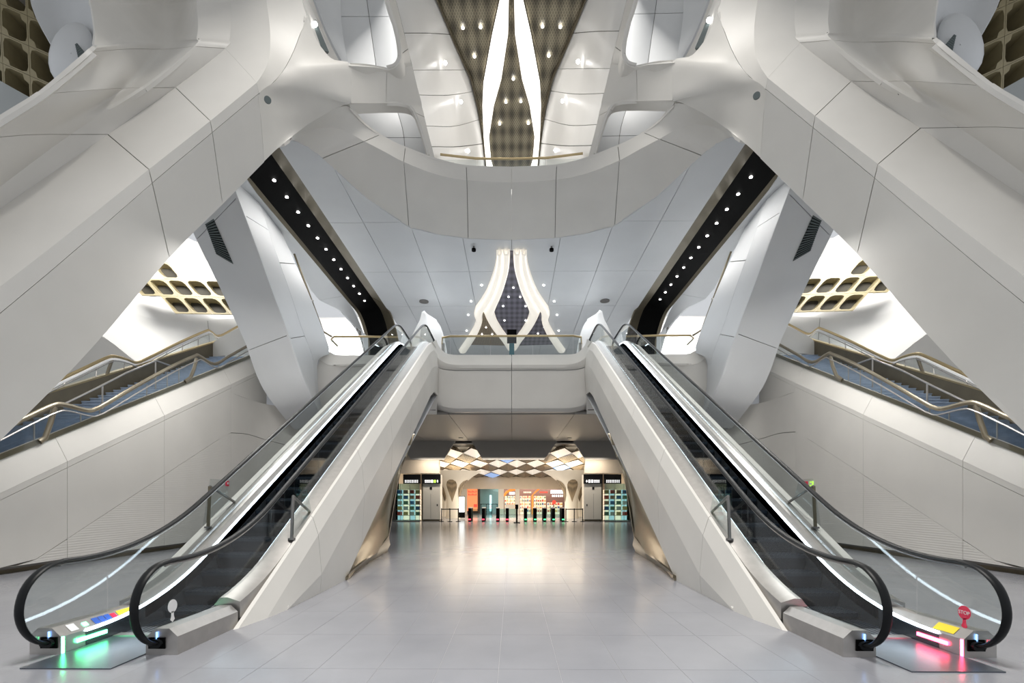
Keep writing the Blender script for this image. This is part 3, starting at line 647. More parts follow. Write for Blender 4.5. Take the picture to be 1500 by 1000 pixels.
# information totem on the bridge
e = empty('information_totem', (0, 24.2, FLZ), 'slim teal totem with a black screen head on the bridge deck', 'totem')
MB().box(-.12, .13, 24.15, 24.25, FLZ, 9.45).build('body', simple('totem_teal', (.02, .16, .2), .3), e)
MB().box(-.23, .24, 24.12, 24.22, 9.43, 10.1).build('screen_head', M['black'], e)
MB().box(-.3, .3, 24.0, 24.4, FLZ, FLZ + .03).build('base', M['steel_dk'], e)
# white flared column foot behind each escalator head
for mir, esc in SIDES:
    e = empty('flared_column', mx((-4.6, 28, FLZ), mir), 'white flared column rising behind the upper end of the ' + esc, 'column')
    a = PYs([(655, 520, 27), (650, 493, 27), (643, 474, 27.2), (630, 463, 27.5), (620, 456, 27.8)])
    b = PYs([(622, 520, 27.4), (624, 494, 27.2), (625, 478, 27.3), (624, 466, 27.6), (619, 456, 27.9)])
    c = PYs([(596, 520, 28.5), (602, 496, 28.2), (609, 480, 28.), (615, 468, 28), (618, 456, 28)])
    clad([a, b, c], (), (), M['gloss'], e, mir, smooth=True, nu=12, nv=8, back=False, names='flank')
    clad([c, [p + Vector((.6, 1.6, 0)) for p in b], a], (), (), M['gloss'], e, mir, smooth=True, nu=12, nv=8, back=False, names='rear_flank', view=(-4, 50, 10))

# ================================================================== ESCALATORS
Y1, Y2 = 6.62, 21.17; SL = FLZ / (Y2 - Y1)
def base(y, rb=1.1, rt=.8):
    def ramp(t, r):   # smooth max(0,t)
        if t <= -r: return 0
        if t >= r: return t
        return (t + r) ** 2 / (4 * r)
    return SL * (ramp(y - Y1, rb) - ramp(y - Y2, rt))
def frange(a, b, st):
    n = max(1, int(round((b - a) / st))); return [a + (b - a) * i / n for i in range(n + 1)]
YST = frange(5.25, 5.5, .25) + frange(5.6, 7.8, .2) + frange(8.2, 20.2, 1.2) + frange(20.3, 22.1, .2) + [22.6, 23.6]
XI, XO = -3.80, -4.98     # handrail axes
def hr_path():
    p = [(5.34, .13), (5.16, .135), (5.03, .20), (4.93, .32), (4.88, .46), (4.88, .60), (4.93, .75), (5.03, .87), (5.18, .96), (5.38, 1.0)]
    q = [Vector((a, b, 0)) for a, b in p]; p = [tuple(crv(q, i / 3))[:2] for i in range(3 * (len(q) - 1) + 1)]
    p += [(y, base(y) + 1.0) for y in YST if 5.5 < y < 23.4]
    p += [(23.5, 9.4), (23.75, 9.34), (23.92, 9.2), (24.0, 9.0), (23.97, 8.8), (23.85, 8.62), (23.7, 8.55)]
    return p
def escalator(mir, esc):
    e = empty('escalator', mx((-4.39, 6.6, 0), mir), 'long escalator with dark steps and a %s light bar on its lower skirt' % ('red' if mir else 'green'), 'escalator', 'escalators')
    hp = hr_path()
    for x in (XI, XO):
        h = MB(mir).tube([(x, y, z) for y, z in hp], .05, .022, 10, (1, 0, 0)).build('handrail', M['rubber'], e, 50)
        g = MB(mir).tube([(x, y, z - .035) for y, z in hp if 5.3 < y < 23.4 and z > .9], .018, .02, 6, (1, 0, 0)).build('handrail_guide', M['steel_dk'], h, 50)
        # glass panes between deck and handrail
        cuts = [5.95, 7.75, 9.55, 11.35, 13.15, 14.95, 16.75, 18.55, 20.35, 22.2]
        def pane(outline, parent):
            MB(mir).prism([(x - .006, y, z) for y, z in outline], (.012, 0, 0)).build('glass_pane', M['glass'], parent)
        low = [(y, z) for y, z in hp if y < 5.45 and z > .13]
        pane([(5.94, .26), (5.94, base(5.94) + .97)] + [(y + .02, z - .01) for y, z in low[::-1]] + [(5.2, .26)], e)
        for ya, yb in zip(cuts, cuts[1:]):
            ys = frange(ya + .008, yb - .008, .3)
            pane([(y, base(y) + .27) for y in ys] + [(y, base(y) + .97) for y in ys[::-1]], e)
        pane([(22.21, 8.66), (23.7, 8.66), (23.9, 8.8), (23.95, 9.0), (23.86, 9.2), (23.7, 9.32), (22.21, 9.37)], e)
    # decks (metal), skirts, LED strips
    for x, sg in ((XI, 1), (XO, -1)):    # sg: direction away from the steps
        sec = [(x - sg * .13, .17), (x - sg * .05, .27), (x + sg * .05, .275), (x + sg * .22, .22), (x + sg * .22, .0), (x - sg * .13, .0)]
        MB(mir).sweep(sec, [y for y in YST if y >= 6.3], base).build('deck', M['steel'], e, 30)
        sec2 = [(x - sg * .125, .165), (x - sg * .125, -.22), (x - sg * .10, -.22), (x - sg * .10, .165)]
        MB(mir).sweep(sec2, [y for y in YST if y >= 5.3], lambda y: max(base(y), 0)).build('skirt', M['steel_dk'], e, 30) if False else None
        sec3 = [(x - sg * .145, .17), (x - sg * .135, .20), (x - sg * .12, .20), (x - sg * .125, .17)] if sg < 0 else [(x - sg * .138, .125), (x - sg * .138, .162), (x - sg * .1305, .162), (x - sg * .1305, .125)]
        MB(mir).sweep(sec3, YST[1:-1], base).build('led_strip', M['led'], e, 30)
        sk = [(x - sg * .13, .17), (x - sg * .12, .17), (x - sg * .12, -.25), (x - sg * .13, -.25)]
        mm = MB(mir); ys = YST[1:-1]
        mm.sweep([(x - sg * .13, .17), (x - sg * .10, .17)], ys, base, closed=False)
        n = len(ys); vs = []; fs = []
        for y in ys:
            zb = base(y); lo_ = max(.0, zb - .3) if y < 21 else zb - .1
            vs += [(x - sg * .13, y, zb + .17), (x - sg * .13, y, lo_)]
        fs = [(2 * i, 2 * i + 1, 2 * i + 3, 2 * i + 2) for i in range(n - 1)]
        mm.add(vs, fs); mm.build('skirt', M['skirt'], e, 30)
        # newel base box with chamfered top
        x0, x1 = x - sg * .126, x + sg * .22
        oct_ = [(x0, .0), (x1, .0), (x1, .2), (x1 - sg * .09, .285), (x0 + sg * .1, .285), (x0, .19)]
        nb = MB(mir).prism([(a, 5.2, z) for a, z in oct_], (0, 1.15, 0)).build('newel_base', M['steel'], e)
        MB(mir).box(min(x - .09, x + .09), max(x - .09, x + .09), 5.185, 5.3, .07, .19).build('handrail_inlet', M['black'], nb)
        MB(mir).tube([(x, 5.19, .13), (x, 5.15, .13)], .075, .05, 10).build('inlet_brush', M['rubber'], nb, 40)
        MB(mir).box(x - .006, x + .006, 5.185, 5.197, .17, .25).build('inlet_light', M['led_blue'], nb)
        # upper newel deck
        MB(mir).prism([(a, 22.5, FLZ + z) for a, z in oct_], (0, 1.3, 0)).build('upper_newel_base', M['steel'], e)
    # light bar and stickers on the outer skirt near the entry
    xo = XO + .13
    MB(mir).box(xo + .001, xo + .014, 5.38, 5.78, .075, .115).build('light_bar', M['red'] if mir else M['green'], e)
    MB(mir).box(xo + .0, xo + .012, 5.2, 5.225, .01, .19).build('edge_light', M['red'] if mir else M['green'], e)
    def st(name, y0, y1, mat, w0=.02, w1=.09):
        # stickers lie on the sloped deck face
        z = lambda t: .19 + (.285 - .19) * t
        a, b = w0, w1
        MB(mir).hexa([(xo - a, y0, z(a / .1) + .001), (xo - b, y0, z(b / .1) + .001), (xo - b, y1, z(b / .1) + .001), (xo - a, y1, z(a / .1) + .001)],
                     [(xo - a, y0, z(a / .1) + .003), (xo - b, y0, z(b / .1) + .003), (xo - b, y1, z(b / .1) + .003), (xo - a, y1, z(a / .1) + .003)]).build(name, mat, e)
    if not mir:
        st('warning_sticker', 6.02, 6.32, M['yellow']); st('notice_sticker', 5.34, 5.44, M['whitest'])
        st('green_lamp', 5.52, 5.58, M['green'], .035, .07)
        for k in range(3): st('mandatory_sticker', 5.66 + k * .085, 5.735 + k * .085, M['blue'], .025, .085)
        st('prohibition_sticker', 5.92, 5.99, M['redst'], .03, .08)
    else:
        st('warning_sticker', 5.34, 5.6, M['yellow'])
    # steps
    proto = None; k = 0; pitch = .4; rise = pitch * SL
    ys = 5.95
    while ys < 22.4:
        z = base(ys + .0, .45, .45)
        mm = MB(mir)
        if k == 0:
            mm = MB(mir)
            mm.box(XO + .14, XI - .14, 0, .4, -.05, 0, 1)
            mm.add([(XO + .14, .0, -.05), (XI - .14, .0, -.05), (XI - .14, .06, -.27), (XO + .14, .06, -.27), (XO + .14, .4, -.05), (XI - .14, .4, -.05), (XI - .14, .38, -.27), (XO + .14, .38, -.27)],
                   [(0, 3, 2, 1), (4, 5, 6, 7), (0, 4, 7, 3), (1, 2, 6, 5), (3, 7, 6, 2)], 0)
            for r_ in range(14):
                xx = XO + .16 + r_ * (XI - XO - .32) / 13
                mm.box(xx - .012, xx + .012, -.004, .4, 0, .008, 1)
            o = mm.build('step', [M['step'], M['tread']], None); proto = o.data
        else:
            o = bpy.data.objects.new('step', proto); COL.objects.link(o)
        o.parent = e; o.location = Vector((0, ys, z - .004)) - e.location
        ys += pitch; k += 1
    # landing plates
    MB(mir).box(XO + .135, XI - .135, 4.75, 5.93, .001, .012).build('landing_plate', M['landing'], e)
    MB(mir).box(XO + .14, XI - .14, 5.86, 5.99, .01, .022).build('comb_plate', M['steel'], e)
    MB(mir).box(XO + .135, XI - .135, 22.2, 23.8, FLZ + .001, FLZ + .012).build('landing_plate', M['landing'], e)
    # inner floor of the truss so nothing shows beneath the steps
    MB(mir).sweep([(XO + .14, -.36), (XI - .14, -.36), (XI - .14, -.42), (XO + .14, -.42)], [y for y in YST if y > 7.1], base).build('truss_pan', M['black'], e)
    # anti-climb barriers with posts and acrylic sheet
    for x, sg, nm in ((XO - .2, -1, 'outer'), (XI + .2, 1, 'inner')):
        y0 = 8.25 if nm == 'outer' else 7.95; z0 = base(y0) + .24
        ba = MB(mir).tube([(x, y0, z0), (x, y0 + .05, z0 + .72)], .028, .028, 8).build('barrier_post', M['bronze_dark'] if nm == 'outer' else M['steel_dk'], e, 40)
        MB(mir).tube([(x, y0 + .05, z0 + .72), (x - sg * .02, y0 + .75, base(y0 + .75) + .25)], .024, .024, 8).build('brace', M['steel_dk'], ba, 40)
        MB(mir).tube([(x, y0 - .0, z0), (x, y0 + .001, z0 + .03)], .06, .06, 10).build('foot', M['steel_dk'], ba, 40)
        MB(mir).prism([(x + sg * .03, y0 - .1, z0 + .05), (x + sg * .03, y0 + .7, base(y0 + .7) + .28), (x + sg * .03, y0 + .5, z0 + .85), (x + sg * .03, y0 + .1, z0 + .85)], (.01, 0, 0)).build('acrylic_sheet', M['glass_clear'], ba)
    # paddle-shaped stop sticker
    def paddle(x, y, z, mat, word):
        o = empty('stop_sticker', mx((x, y, z), mir)); o.parent = e; o.location = Vector(mx((x, y, z), mir)) - e.location
        prof = []
        for a in range(0, 360, 20):
            prof.append((.075 * math.sin(math.radians(a)), .075 * math.cos(math.radians(a))))
        pts = [(x, y + a, z + b) for a, b in prof]
        m_ = MB(mir).prism(pts, (.003, 0, 0)); m_.prism([(x, y - .02, z - .06), (x, y + .02, z - .06), (x, y + .02, z - .11), (x, y + .035, z - .15), (x, y, z - .18), (x, y - .035, z - .15), (x, y - .02, z - .11)], (.003, 0, 0))
        m_.v = m_.v
        b_ = m_.build('paddle', mat, o)
        if word:
            cu = bpy.data.curves.new('stop_text', 'FONT'); cu.body = word; cu.size = .055; cu.align_x = 'CENTER'; cu.align_y = 'CENTER'; cu.extrude = .001
            t = bpy.data.objects.new('stop_text', cu); COL.objects.link(t); cu.materials.append(M['whitest']); t.parent = b_
            me_ = bpy.data.meshes.new_from_object(t); bpy.data.objects.remove(t); t = bpy.data.objects.new('stop_text', me_); COL.objects.link(t); t.parent = b_
            t.rotation_euler = (math.radians(90), 0, math.radians(-90)); t.location = Vector((-.006, 0, 0))
    if mir:
        paddle(XO + .008, 5.32, .45, M['redst'], 'STOP')
    else:
        paddle(XI + .008, 5.42, .48, M['whitest'], None)
    return e
for mir, esc in SIDES: escalator(mir, esc)

# white cladding of the escalator trusses
def cladding(mir, esc):
    def line(x, off, yb, yt, y_end=22.2):
        # vertical offset below the step line; starts on the floor
        c = off; y0 = Y1 - off / SL
        return y0
    e = empty('escalator_cladding', mx((-3.42, 8, 0), mir), 'angular white casing facing the central walkway, along the ' + esc, 'cladding', 'escalator casings')
    secs = [(-3.56, .24), (-3.52, .21), (-3.42, -.10), (-3.36, -.80), (-3.42, -1.95)]
    def zz(y, off):
        return base(y, .01, .8) + off if y > Y1 else (y - Y1) * SL + off
    def row(x, off):
        y0 = Y1 - off / SL
        ys = [y0, 8.6, 10.0, 11.1, 13.7, 16.3, 18.8, 20.4, 21.3, 22.3]
        if y0 > 8.5: ys = [y0, y0 + .02, y0 + .04, 11.1, 13.7, 16.3, 18.8, 20.4, 21.3, 22.3]
        return [Vector((x, y, max(0.0, zz(y, off)))) for y in ys]
    rows = [row(*s_) for s_ in secs]
    # lowest row: keep it on the floor until the truss lifts off
    rows[4] = [Vector((-3.40, 6.9, 0)), Vector((-3.40, 8.6, 0)), Vector((-3.41, 10.0, 0))] + [Vector((-3.42, y, max(0, zz(y, -1.95)))) for y in (11.1, 13.7, 16.3, 18.8, 20.4, 21.3, 22.3)]
    rows[3][0] = Vector((-3.37, 7.3, 0)); rows[3][1] = Vector((-3.36, 8.6, zz(8.6, -.8)))
    rows[4][0] = Vector((-3.375, 7.35, 0)); rows[4][1] = Vector((-3.39, 8.6, 0))
    for a, b in zip(rows, rows[1:]):
        # straight interpolation between stations
        for i in range(len(a) - 1):
            Sf = (lambda a_, b_: (lambda u, v: a_[0].lerp(a_[1], u).lerp(b_[0].lerp(b_[1], u), v)))((a[i], a[i + 1]), (b[i], b[i + 1]))
            g0 = GAP / 2 if i in (1, 3, 4, 5, 6) else 0; g1 = GAP / 2 if i in (0, 2, 3, 4, 5) else 0
            panel('panel', Sf, 0, 1, 0, 1, M['grc'], e, mir, (g0, g1, 0, 0), .06, 4, 1)
    bk = MB(mir)
    for i in range(9):
        a0, a1, c0, c1 = rows[1][i], rows[1][i + 1], rows[4][i], rows[4][i + 1]; d = Vector((-.1, 0, 0))
        bk.add([a0 + d, a1 + d, c1 + d, c0 + d], [(0, 1, 2, 3)])
    bk.build('backing', M['joint'], e, recalc=False)
    # outer casing
    e2 = empty('escalator_cladding', mx((-5.3, 8, 0), mir), 'white casing along the stair-side flank of the ' + esc, 'cladding', 'escalator casings')
    secs = [(-5.18, .24), (-5.23, .22), (-5.42, .12), (-5.5, -.8), (-5.4, -1.95)]
    rows2 = []
    for x, off in secs:
        y0 = max(6.35, Y1 - off / SL); rows2.append([Vector((x, y, max(0, zz(y, off)))) for y in (y0, 8.6 if y0 < 8.5 else y0 + .02, 11.1, 13.7, 16.3, 18.8, 20.4, 21.3, 22.3)])
    for a, b in zip(rows2, rows2[1:]):
        for i in range(len(a) - 1):
            Sf = (lambda a_, b_: (lambda u, v: a_[0].lerp(a_[1], u).lerp(b_[0].lerp(b_[1], u), v)))((a[i], a[i + 1]), (b[i], b[i + 1]))
            panel('panel', Sf, 0, 1, 0, 1, M['grc'], e2, mir, (GAP / 2 if i else 0, GAP / 2, 0, 0), .06, 4, 1, view=(-20, 6, 8))
    # closing soffit of the truss
    MB(mir).add([(-3.45, 9.7, 0.0), (-5.4, 9.7, 0.0), (-5.4, 22.3, zz(22.3, -1.97)), (-3.45, 22.3, zz(22.3, -1.97))], [(0, 1, 2, 3)]).build('truss_soffit', M['grc2'], e2, recalc=False)
    # bronze concave wall under the truss
    b = empty('bronze_underwall', mx((-3.6, 12, 0), mir), 'reflective bronze concave wall tucked under the ' + esc, 'wall panel', 'bronze walls under the escalators')
    top = [Vector((-3.44, y, max(.02, zz(y, -1.93)))) for y in (9.95, 11.0, 12.2, 13.4, 14.6, 15.8, 16.8)]
    bot = [Vector((-3.46, 9.96, .0)), Vector((-3.52, 11.0, .16)), Vector((-3.62, 12.4, .22)), Vector((-3.74, 13.8, .3)), Vector((-3.86, 15.2, .5)), Vector((-3.75, 15.9, 2.2)), Vector((-3.46, 16.75, zz(16.75, -1.93)))]
    mid = [p.lerp(q, .5) + Vector((-.30 * math.sin(math.pi * i / 6), .15, 0)) for i, (p, q) in enumerate(zip(top, bot))]
    clad([top, mid, bot], (), (), M['bronze'], b, mir, smooth=True, nu=24, nv=10, back=False, names='bronze_sheet')
    pl = [Vector((-3.44, 9.96, 0)), Vector((-3.56, 11.0, 0)), Vector((-3.70, 12.4, 0)), Vector((-3.82, 13.8, 0)), Vector((-3.93, 15.3, 0))]
    clad([pl, [p + Vector((.10, 0, .14 + .02 * i)) for i, p in enumerate(pl)], bot[:5]], (), (), M['bronze'], b, mir, nu=16, nv=2, back=False, names='plinth')
    r1 = [bot[4], bot[5], bot[6]]; r2 = [p + Vector((-.6, 2.5, 0)) for p in r1]
    pb = [Vector((-3.93, 15.3, 0)), bot[4]]
    MB(mir).add([(-3.93, 15.3, 0), tuple(bot[4]), tuple(bot[5]), tuple(bot[6]), (-3.5, 17.0, tuple(bot[6])[2] + .1), (-3.82, 16.3, 2.2), (-3.97, 15.75, .5), (-4.02, 15.75, 0)],
                [(0, 1, 6, 7), (1, 2, 5, 6), (2, 3, 4, 5)]).build('return_strip', M['bronze_dark'], b, recalc=False)
    MB(mir).prism([(-5.2, 9.8, 0), (-5.2, 16.6, 0), (-5.2, 17.4, zz(17.4, -1.97)), (-5.2, 9.9, 0.02)], (-.1, 0, 0)).build('rear_sheet', M['bronze_dark'], b)
for mir, esc in SIDES: cladding(mir, esc)

# ================================================================== STAIR FLANK WALLS AND STAIRS
SS = .51
def pz(y): return 2.53 + SS * (y - 10.7)        # parapet top line
def stair_side(mir, esc):
    sd = 'left' if not mir else 'right'
    wl = empty('wall_' + sd, mx((-11.2, 14, 0), mir), 'tall white panelled wall carrying the stair beside the ' + esc, 'wall', None, 'structure')
    xw = -11.2
    J2 = lambda y: .22 + .52 * (y - 11.24)
    ycuts = [8.9, 12.1, 15.5, 19.2, 22.0]
    def flat(z0f, z1f, ya, yb, x0, x1, g=GAP / 2, nu=4, mt='grc'):
        Sf = lambda u, v: Vector((x0 + (x1 - x0) * v, ya + (yb - ya) * u, z0f(ya + (yb - ya) * u) * (1 - v) + z1f(ya + (yb - ya) * u) * v))
        panel('panel', Sf, 0, 1, 0, 1, M[mt], wl, mir, (g, g, g if x0 == x1 else 0, g if x0 == x1 else 0), .08, nu, 1)
    lowr = lambda y: .16
    e1 = lambda y: pz(y) - .62
    jn = lambda y: pz(y) - .78
    for ya, yb in zip(ycuts, ycuts[1:]):
        if ya > 19:
            flat(lambda y: 5.9, jn, ya, yb, xw, xw); flat(jn, e1, ya, yb, xw, xw); flat(e1, pz, ya, yb, xw, xw - .32); continue
        flat(lambda y: max(.16, min(J2(y), 4.3)), jn, ya, yb, xw, xw)
        flat(lambda y: .16, lambda y: max(.161, min(J2(y), 4.3)), ya, yb, xw, xw, nu=8, mt='grc_perf')
        flat(jn, e1, ya, yb, xw, xw)
        flat(e1, pz, ya, yb, xw, xw - .32)
    MB(mir).prism([(xw - .09, 8.9, .1), (xw - .09, 20, .1), (xw - .09, 22, 6), (xw - .09, 22, pz(22) - .7), (xw - .09, 8.9, pz(8.9) - .7)], (-.03, 0, 0)).build('backing', M['joint'], wl)
    bb = MB(mir).box(xw - .25, xw - .18, 8.6, 22, 0, .2).build('baseboard_' + sd, M['bronze_dark'])
    tag(bb, 'recessed bronze skirting under the white stair wall beside the ' + esc, 'baseboard', None, 'structure')
    cols = (('redst', 333, 708),) if not mir else (('redst', 1502 - 1179, 709), ('signgreen', 1502 - 1187, 709))
    for mn, a, b in cols:
        p = PX(a, b, xw + .02); c_ = tag(empty('call_point', mx(p, mir)), '%s wall call point box on the white stair wall beside the %s' % ('small red' if mn == 'redst' else 'small green', esc), 'call point')
        MB(mir).box(p.x - .03, p.x + .02, p.y - .09, p.y + .09, p.z - .1, p.z + .1).build('box', M[mn], c_)
        MB(mir).box(p.x + .02, p.x + .03, p.y - .05, p.y + .05, p.z - .03, p.z + .05).build('push_plate', M['whitest'], c_)
    # continuation of the wall towards the bridge, behind the escalator
    wl2 = empty('wall_rear_' + sd, mx((-9, 22, 0), mir), 'smooth white wall curving under the bridge lip behind the ' + esc, 'wall', None, 'structure')
    plan = [(-11.2, 19.2), (-11.2, 20.4), (-11.0, 21.6), (-10.2, 22.5), (-8.9, 22.9), (-6.0, 23.0)]
    r0 = [Vector((x, y, z)) for (x, y), z in zip(plan, (5.9, 5.9, 5.9, 5.9, 5.6, 5.5))]
    r1 = [Vector((x, y, z)) for (x, y), z in zip(plan, (4.3, 4.4, 4.3, 4.1, 3.9, 3.8))]
    r2 = [Vector((x, y, 0)) for (x, y) in plan]
    clad([r0, r1, r2], (), (1,), M['grc'], wl2, mir, nu=12, nv=3)
    # stair
    st = empty('staircase', mx((-12.9, 10, 0), mir), 'blue-grey public staircase climbing behind the white wall beside the ' + esc, 'staircase', 'public staircases')
    tread, rise = .32, .32 * SS; y = 7.2; n = 0; proto = None
    zoff = -.35
    land = 0
    while y < 23.5:
        z = pz(y) - .25
        if z > FLZ: break
        if z > 0:
            dep = tread
            if proto is None:
                mm = MB(mir); mm.box(-14.2, -11.55, 0, tread + .12, -rise - .02, -.035); mm.box(-14.2, -11.55, -.02, tread + .12, -.035, 0)
                o = mm.build('step', M['stair']); proto = o.data
            else: o = bpy.data.objects.new('step', proto); COL.objects.link(o)
            o.parent = st; o.location = Vector((0, y, z)) - st.location
        y += tread; n += 1
    # far stringer wall
    MB(mir).prism([(-14.3, 7.2, 0), (-14.3, 24, 0), (-14.3, 24, pz(24) + .35), (-14.3, 7.2, pz(7.2) + .35)], (-.15, 0, 0)).build('stringer', M['bronze_dark'], st)
    MB(mir).prism([(-14.28, 7.2, pz(7.2) + .3), (-14.28, 24, pz(24) + .3), (-14.28, 24, pz(24) + .36), (-14.28, 7.2, pz(7.2) + .36)], (-.2, 0, 0)).build('stringer_cap', M['gold'], st)
    # railings
    def rail(name, pts, X, low, label, mat):
        e = empty(name, mx(PX(pts[0][0], pts[0][1], X), mir), label, 'railing')
        P = [PX(a, b, X) for a, b in pts]; n = len(P) - 1
        Q = [crv(P, n * i / 60) for i in range(61)]
        MB(mir).tube(Q, .045, .06, 8, (1, 0, 0)).build('top_rail', mat, e, 50)
        # lower secondary handrail
        MB(mir).tube([q + Vector((.12, 0, -.16)) for q in Q], .02, .02, 6, (1, 0, 0)).build('grab_rail', M['steel'], e, 50)
        for i in range(0, 60, 10):
            a, b = Q[i], Q[min(60, i + 10)]; seg = Q[i:i + 11]
            poly = [q - Vector((0, .0, .06)) for q in seg] + [Vector((q.x, q.y, low(q.y))) for q in seg[::-1]]
            MB(mir).prism(poly, (.012, 0, 0)).build('glass_pane', M['glass_clear'], e)
        return e, Q
    f1 = [(-30, 645), (5, 628), (33, 614), (77, 594), (95, 593), (128, 601), (141, 598.5), (154, 592), (200, 565), (251, 537), (284, 522), (292, 521), (314, 533), (335, 522), (360, 508), (385, 495)]
    e, Q = rail('stair_railing', f1, -11.45, lambda y: pz(y), 'wavy bronze-topped stair railing on the white wall beside the ' + esc, M['bronze'])
    MB(mir).prism([(-11.53, 9.2, pz(9.2)), (-11.53, 22, pz(22)), (-11.53, 22, pz(22) + .13), (-11.53, 9.2, pz(9.2) + .13)], (.06, 0, 0)).build('base_channel', M['bronze'], e)
    for (a, b), (c, d) in (((80, 596), (66, 641)), ((288, 525), (279, 553))):
        MB(mir).tube([PX(a, b, -11.45), PX((a + c) / 2 + 1, (b + d) / 2, -11.45), PX(c, d, -11.45), PX(c - 8, d + 6, -11.45)], .05, .07, 8, (1, 0, 0)).build('post', M['bronze'], e, 50)
    for a, b in ((50, 617), (118, 605), (146, 600), (215, 563), (245, 545), (262, 538), (320, 530)):
        p = PX(a, b, -11.5); MB(mir).tube([p, (p.x, p.y, pz(p.y))], .018, .018, 6).build('stanchion', M['steel'], e, 40)
    f2 = [(30, 585), (60, 570), (86, 557), (120, 541), (154, 525), (167, 522), (184, 526), (200, 531), (220, 523), (260, 503), (301, 485), (308, 485), (321, 492), (345, 480), (380, 462)]
    e, Q = rail('stair_railing', f2, -14.35, lambda y: pz(y) + .35, 'white-lit far railing of the staircase beside the ' + esc, M['gold'])
    MB(mir).tube([q + Vector((.03, 0, -.09)) for q in Q], .03, .045, 6, (1, 0, 0)).build('light_channel', M['whitest'], e, 50)
    for a, b in ((95, 556), (142, 532), (183, 528), (245, 512), (268, 501), (291, 491)):
        p = PX(a, b, -14.35); MB(mir).tube([p, (p.x, p.y - .05, pz(p.y) + .35)], .022, .022, 6).build('stanchion', M['steel'], e, 40)
    MB(mir).tube([PX(165, 524, -14.35), PX(156, 550, -14.35)], .05, .06, 8, (1, 0, 0)).build('post', M['bronze'], e, 40)
    # middle handrail on posts
    f3 = [(95, 591), (140, 569), (185, 546), (229, 528), (252, 536)]
    e = empty('stair_handrail', mx(PX(95, 591, -12.9), mir), 'slim steel centre handrail of the staircase beside the ' + esc, 'handrail')
    MB(mir).tube([PX(a, b, -12.9) for a, b in f3], .03, .03, 8, (1, 0, 0)).build('rail', M['steel'], e, 40)
    for a, b in ((150, 564), (228, 528)):
        p = PX(a, b, -12.9); MB(mir).tube([p, (p.x, p.y, pz(p.y) - .3)], .025, .025, 8).build('post', M['steel'], e, 40)
for mir, esc in SIDES: stair_side(mir, esc)

# ================================================================== REAR STRUTS
def grille(name, q, n, e, mir, mat=M['grille']):
    """louvred vent: q = four corners (tl, tr, br, bl)"""
    nrm = (q[1] - q[0]).cross(q[3] - q[0]).normalized()
    if nrm.dot(CAM - q[0]) < 0: nrm = -nrm
    g = MB(mir).add([p + nrm * .012 for p in q], [(0, 1, 2, 3)]).build(name, M['black'], e, recalc=False)
    for i in range(n):
        a = q[0].lerp(q[3], (i + .2) / n); b = q[1].lerp(q[2], (i + .2) / n); c = q[1].lerp(q[2], (i + .75) / n); d = q[0].lerp(q[3], (i + .75) / n)
        MB(mir).hexa([a + nrm * .015, b + nrm * .015, c + nrm * .015, d + nrm * .015], [a + nrm * .05, b + nrm * .05, c + nrm * .03, d + nrm * .03]).build('slat', mat, g)
def rear(mir, esc):
    e = empty('rear_strut', mx((-10, 20, 5), mir), 'cool grey faceted strut with a louvre grille, behind the stair beside the ' + esc, 'strut', 'rear struts')
    A = PYs([(262, 290, 18.0), (285, 345, 18.3), (316, 408, 18.8), (347, 475, 19.3), (361, 506, 19.5), (373, 542, 19.8), (387, 572, 20), (408, 601, 20.5), (430, 628, 22.0)])
    B = PYs([(328, 235, 17.2), (346, 282, 17.6), (372, 352, 18.1), (400, 430, 18.7), (419, 480, 19.0), (436, 530, 19.3), (446, 558, 19.5), (462, 592, 20.2), (480, 625, 22.2)])
    C = PYs([(372, 280, 19.0), (388, 320, 19.2), (400, 358, 19.5), (425, 428, 20), (441, 478, 20.5), (457, 520, 21), (460, 545, 21.2), (466, 588, 21.4), (484, 622, 22.6)])
    D = PYs([(395, 300, 21.0), (410, 335, 21.2), (424, 366, 21.5), (448, 420, 21.8), (466, 465, 22.0), (483, 515, 22.2), (466, 525, 21.9), (468, 578, 21.8), (486, 618, 22.8)])
    clad([A, B], (1.1, 4.2), (), M['grc2'], e, mir, nu=20, nv=3, ogap=(0, 0, 0, 0))
    clad([B, C], (1.5, 4.3), (), M['grc2'], e, mir, nu=20, nv=3, ogap=(0, 0, 0, GAP / 2))
    clad([C, D], (2.4,), (), M['grc2'], e, mir, nu=20, nv=3, ogap=(0, 0, GAP / 2, 0))
    bk = [p.lerp(q, .5) + Vector((-1, 3, 0)) for p, q in zip(A, D)]
    clad([A, bk, D], (), (), M['grc2'], e, mir, smooth=True, nu=12, nv=6, back=False, view=(-12, 45, 10))
    Sf = surf([A, B])
    def on(px, py):   # point on the A-B face nearest to the pixel's ray
        best = None; d = ray(px, py).normalized()
        for i in range(141):
            for j in range(41):
                p = Sf(i / 20, j / 40); w_ = p - CAM; dist = (w_ - d * w_.dot(d)).length
                if best is None or dist < best[0]: best = (dist, p)
        return best[1]
    g4 = [on(301, 328), on(312, 319), on(342, 386), on(318, 372)]
    grille('vent_grille', g4, 16, e, mir)
for mir, esc in SIDES: rear(mir, esc)

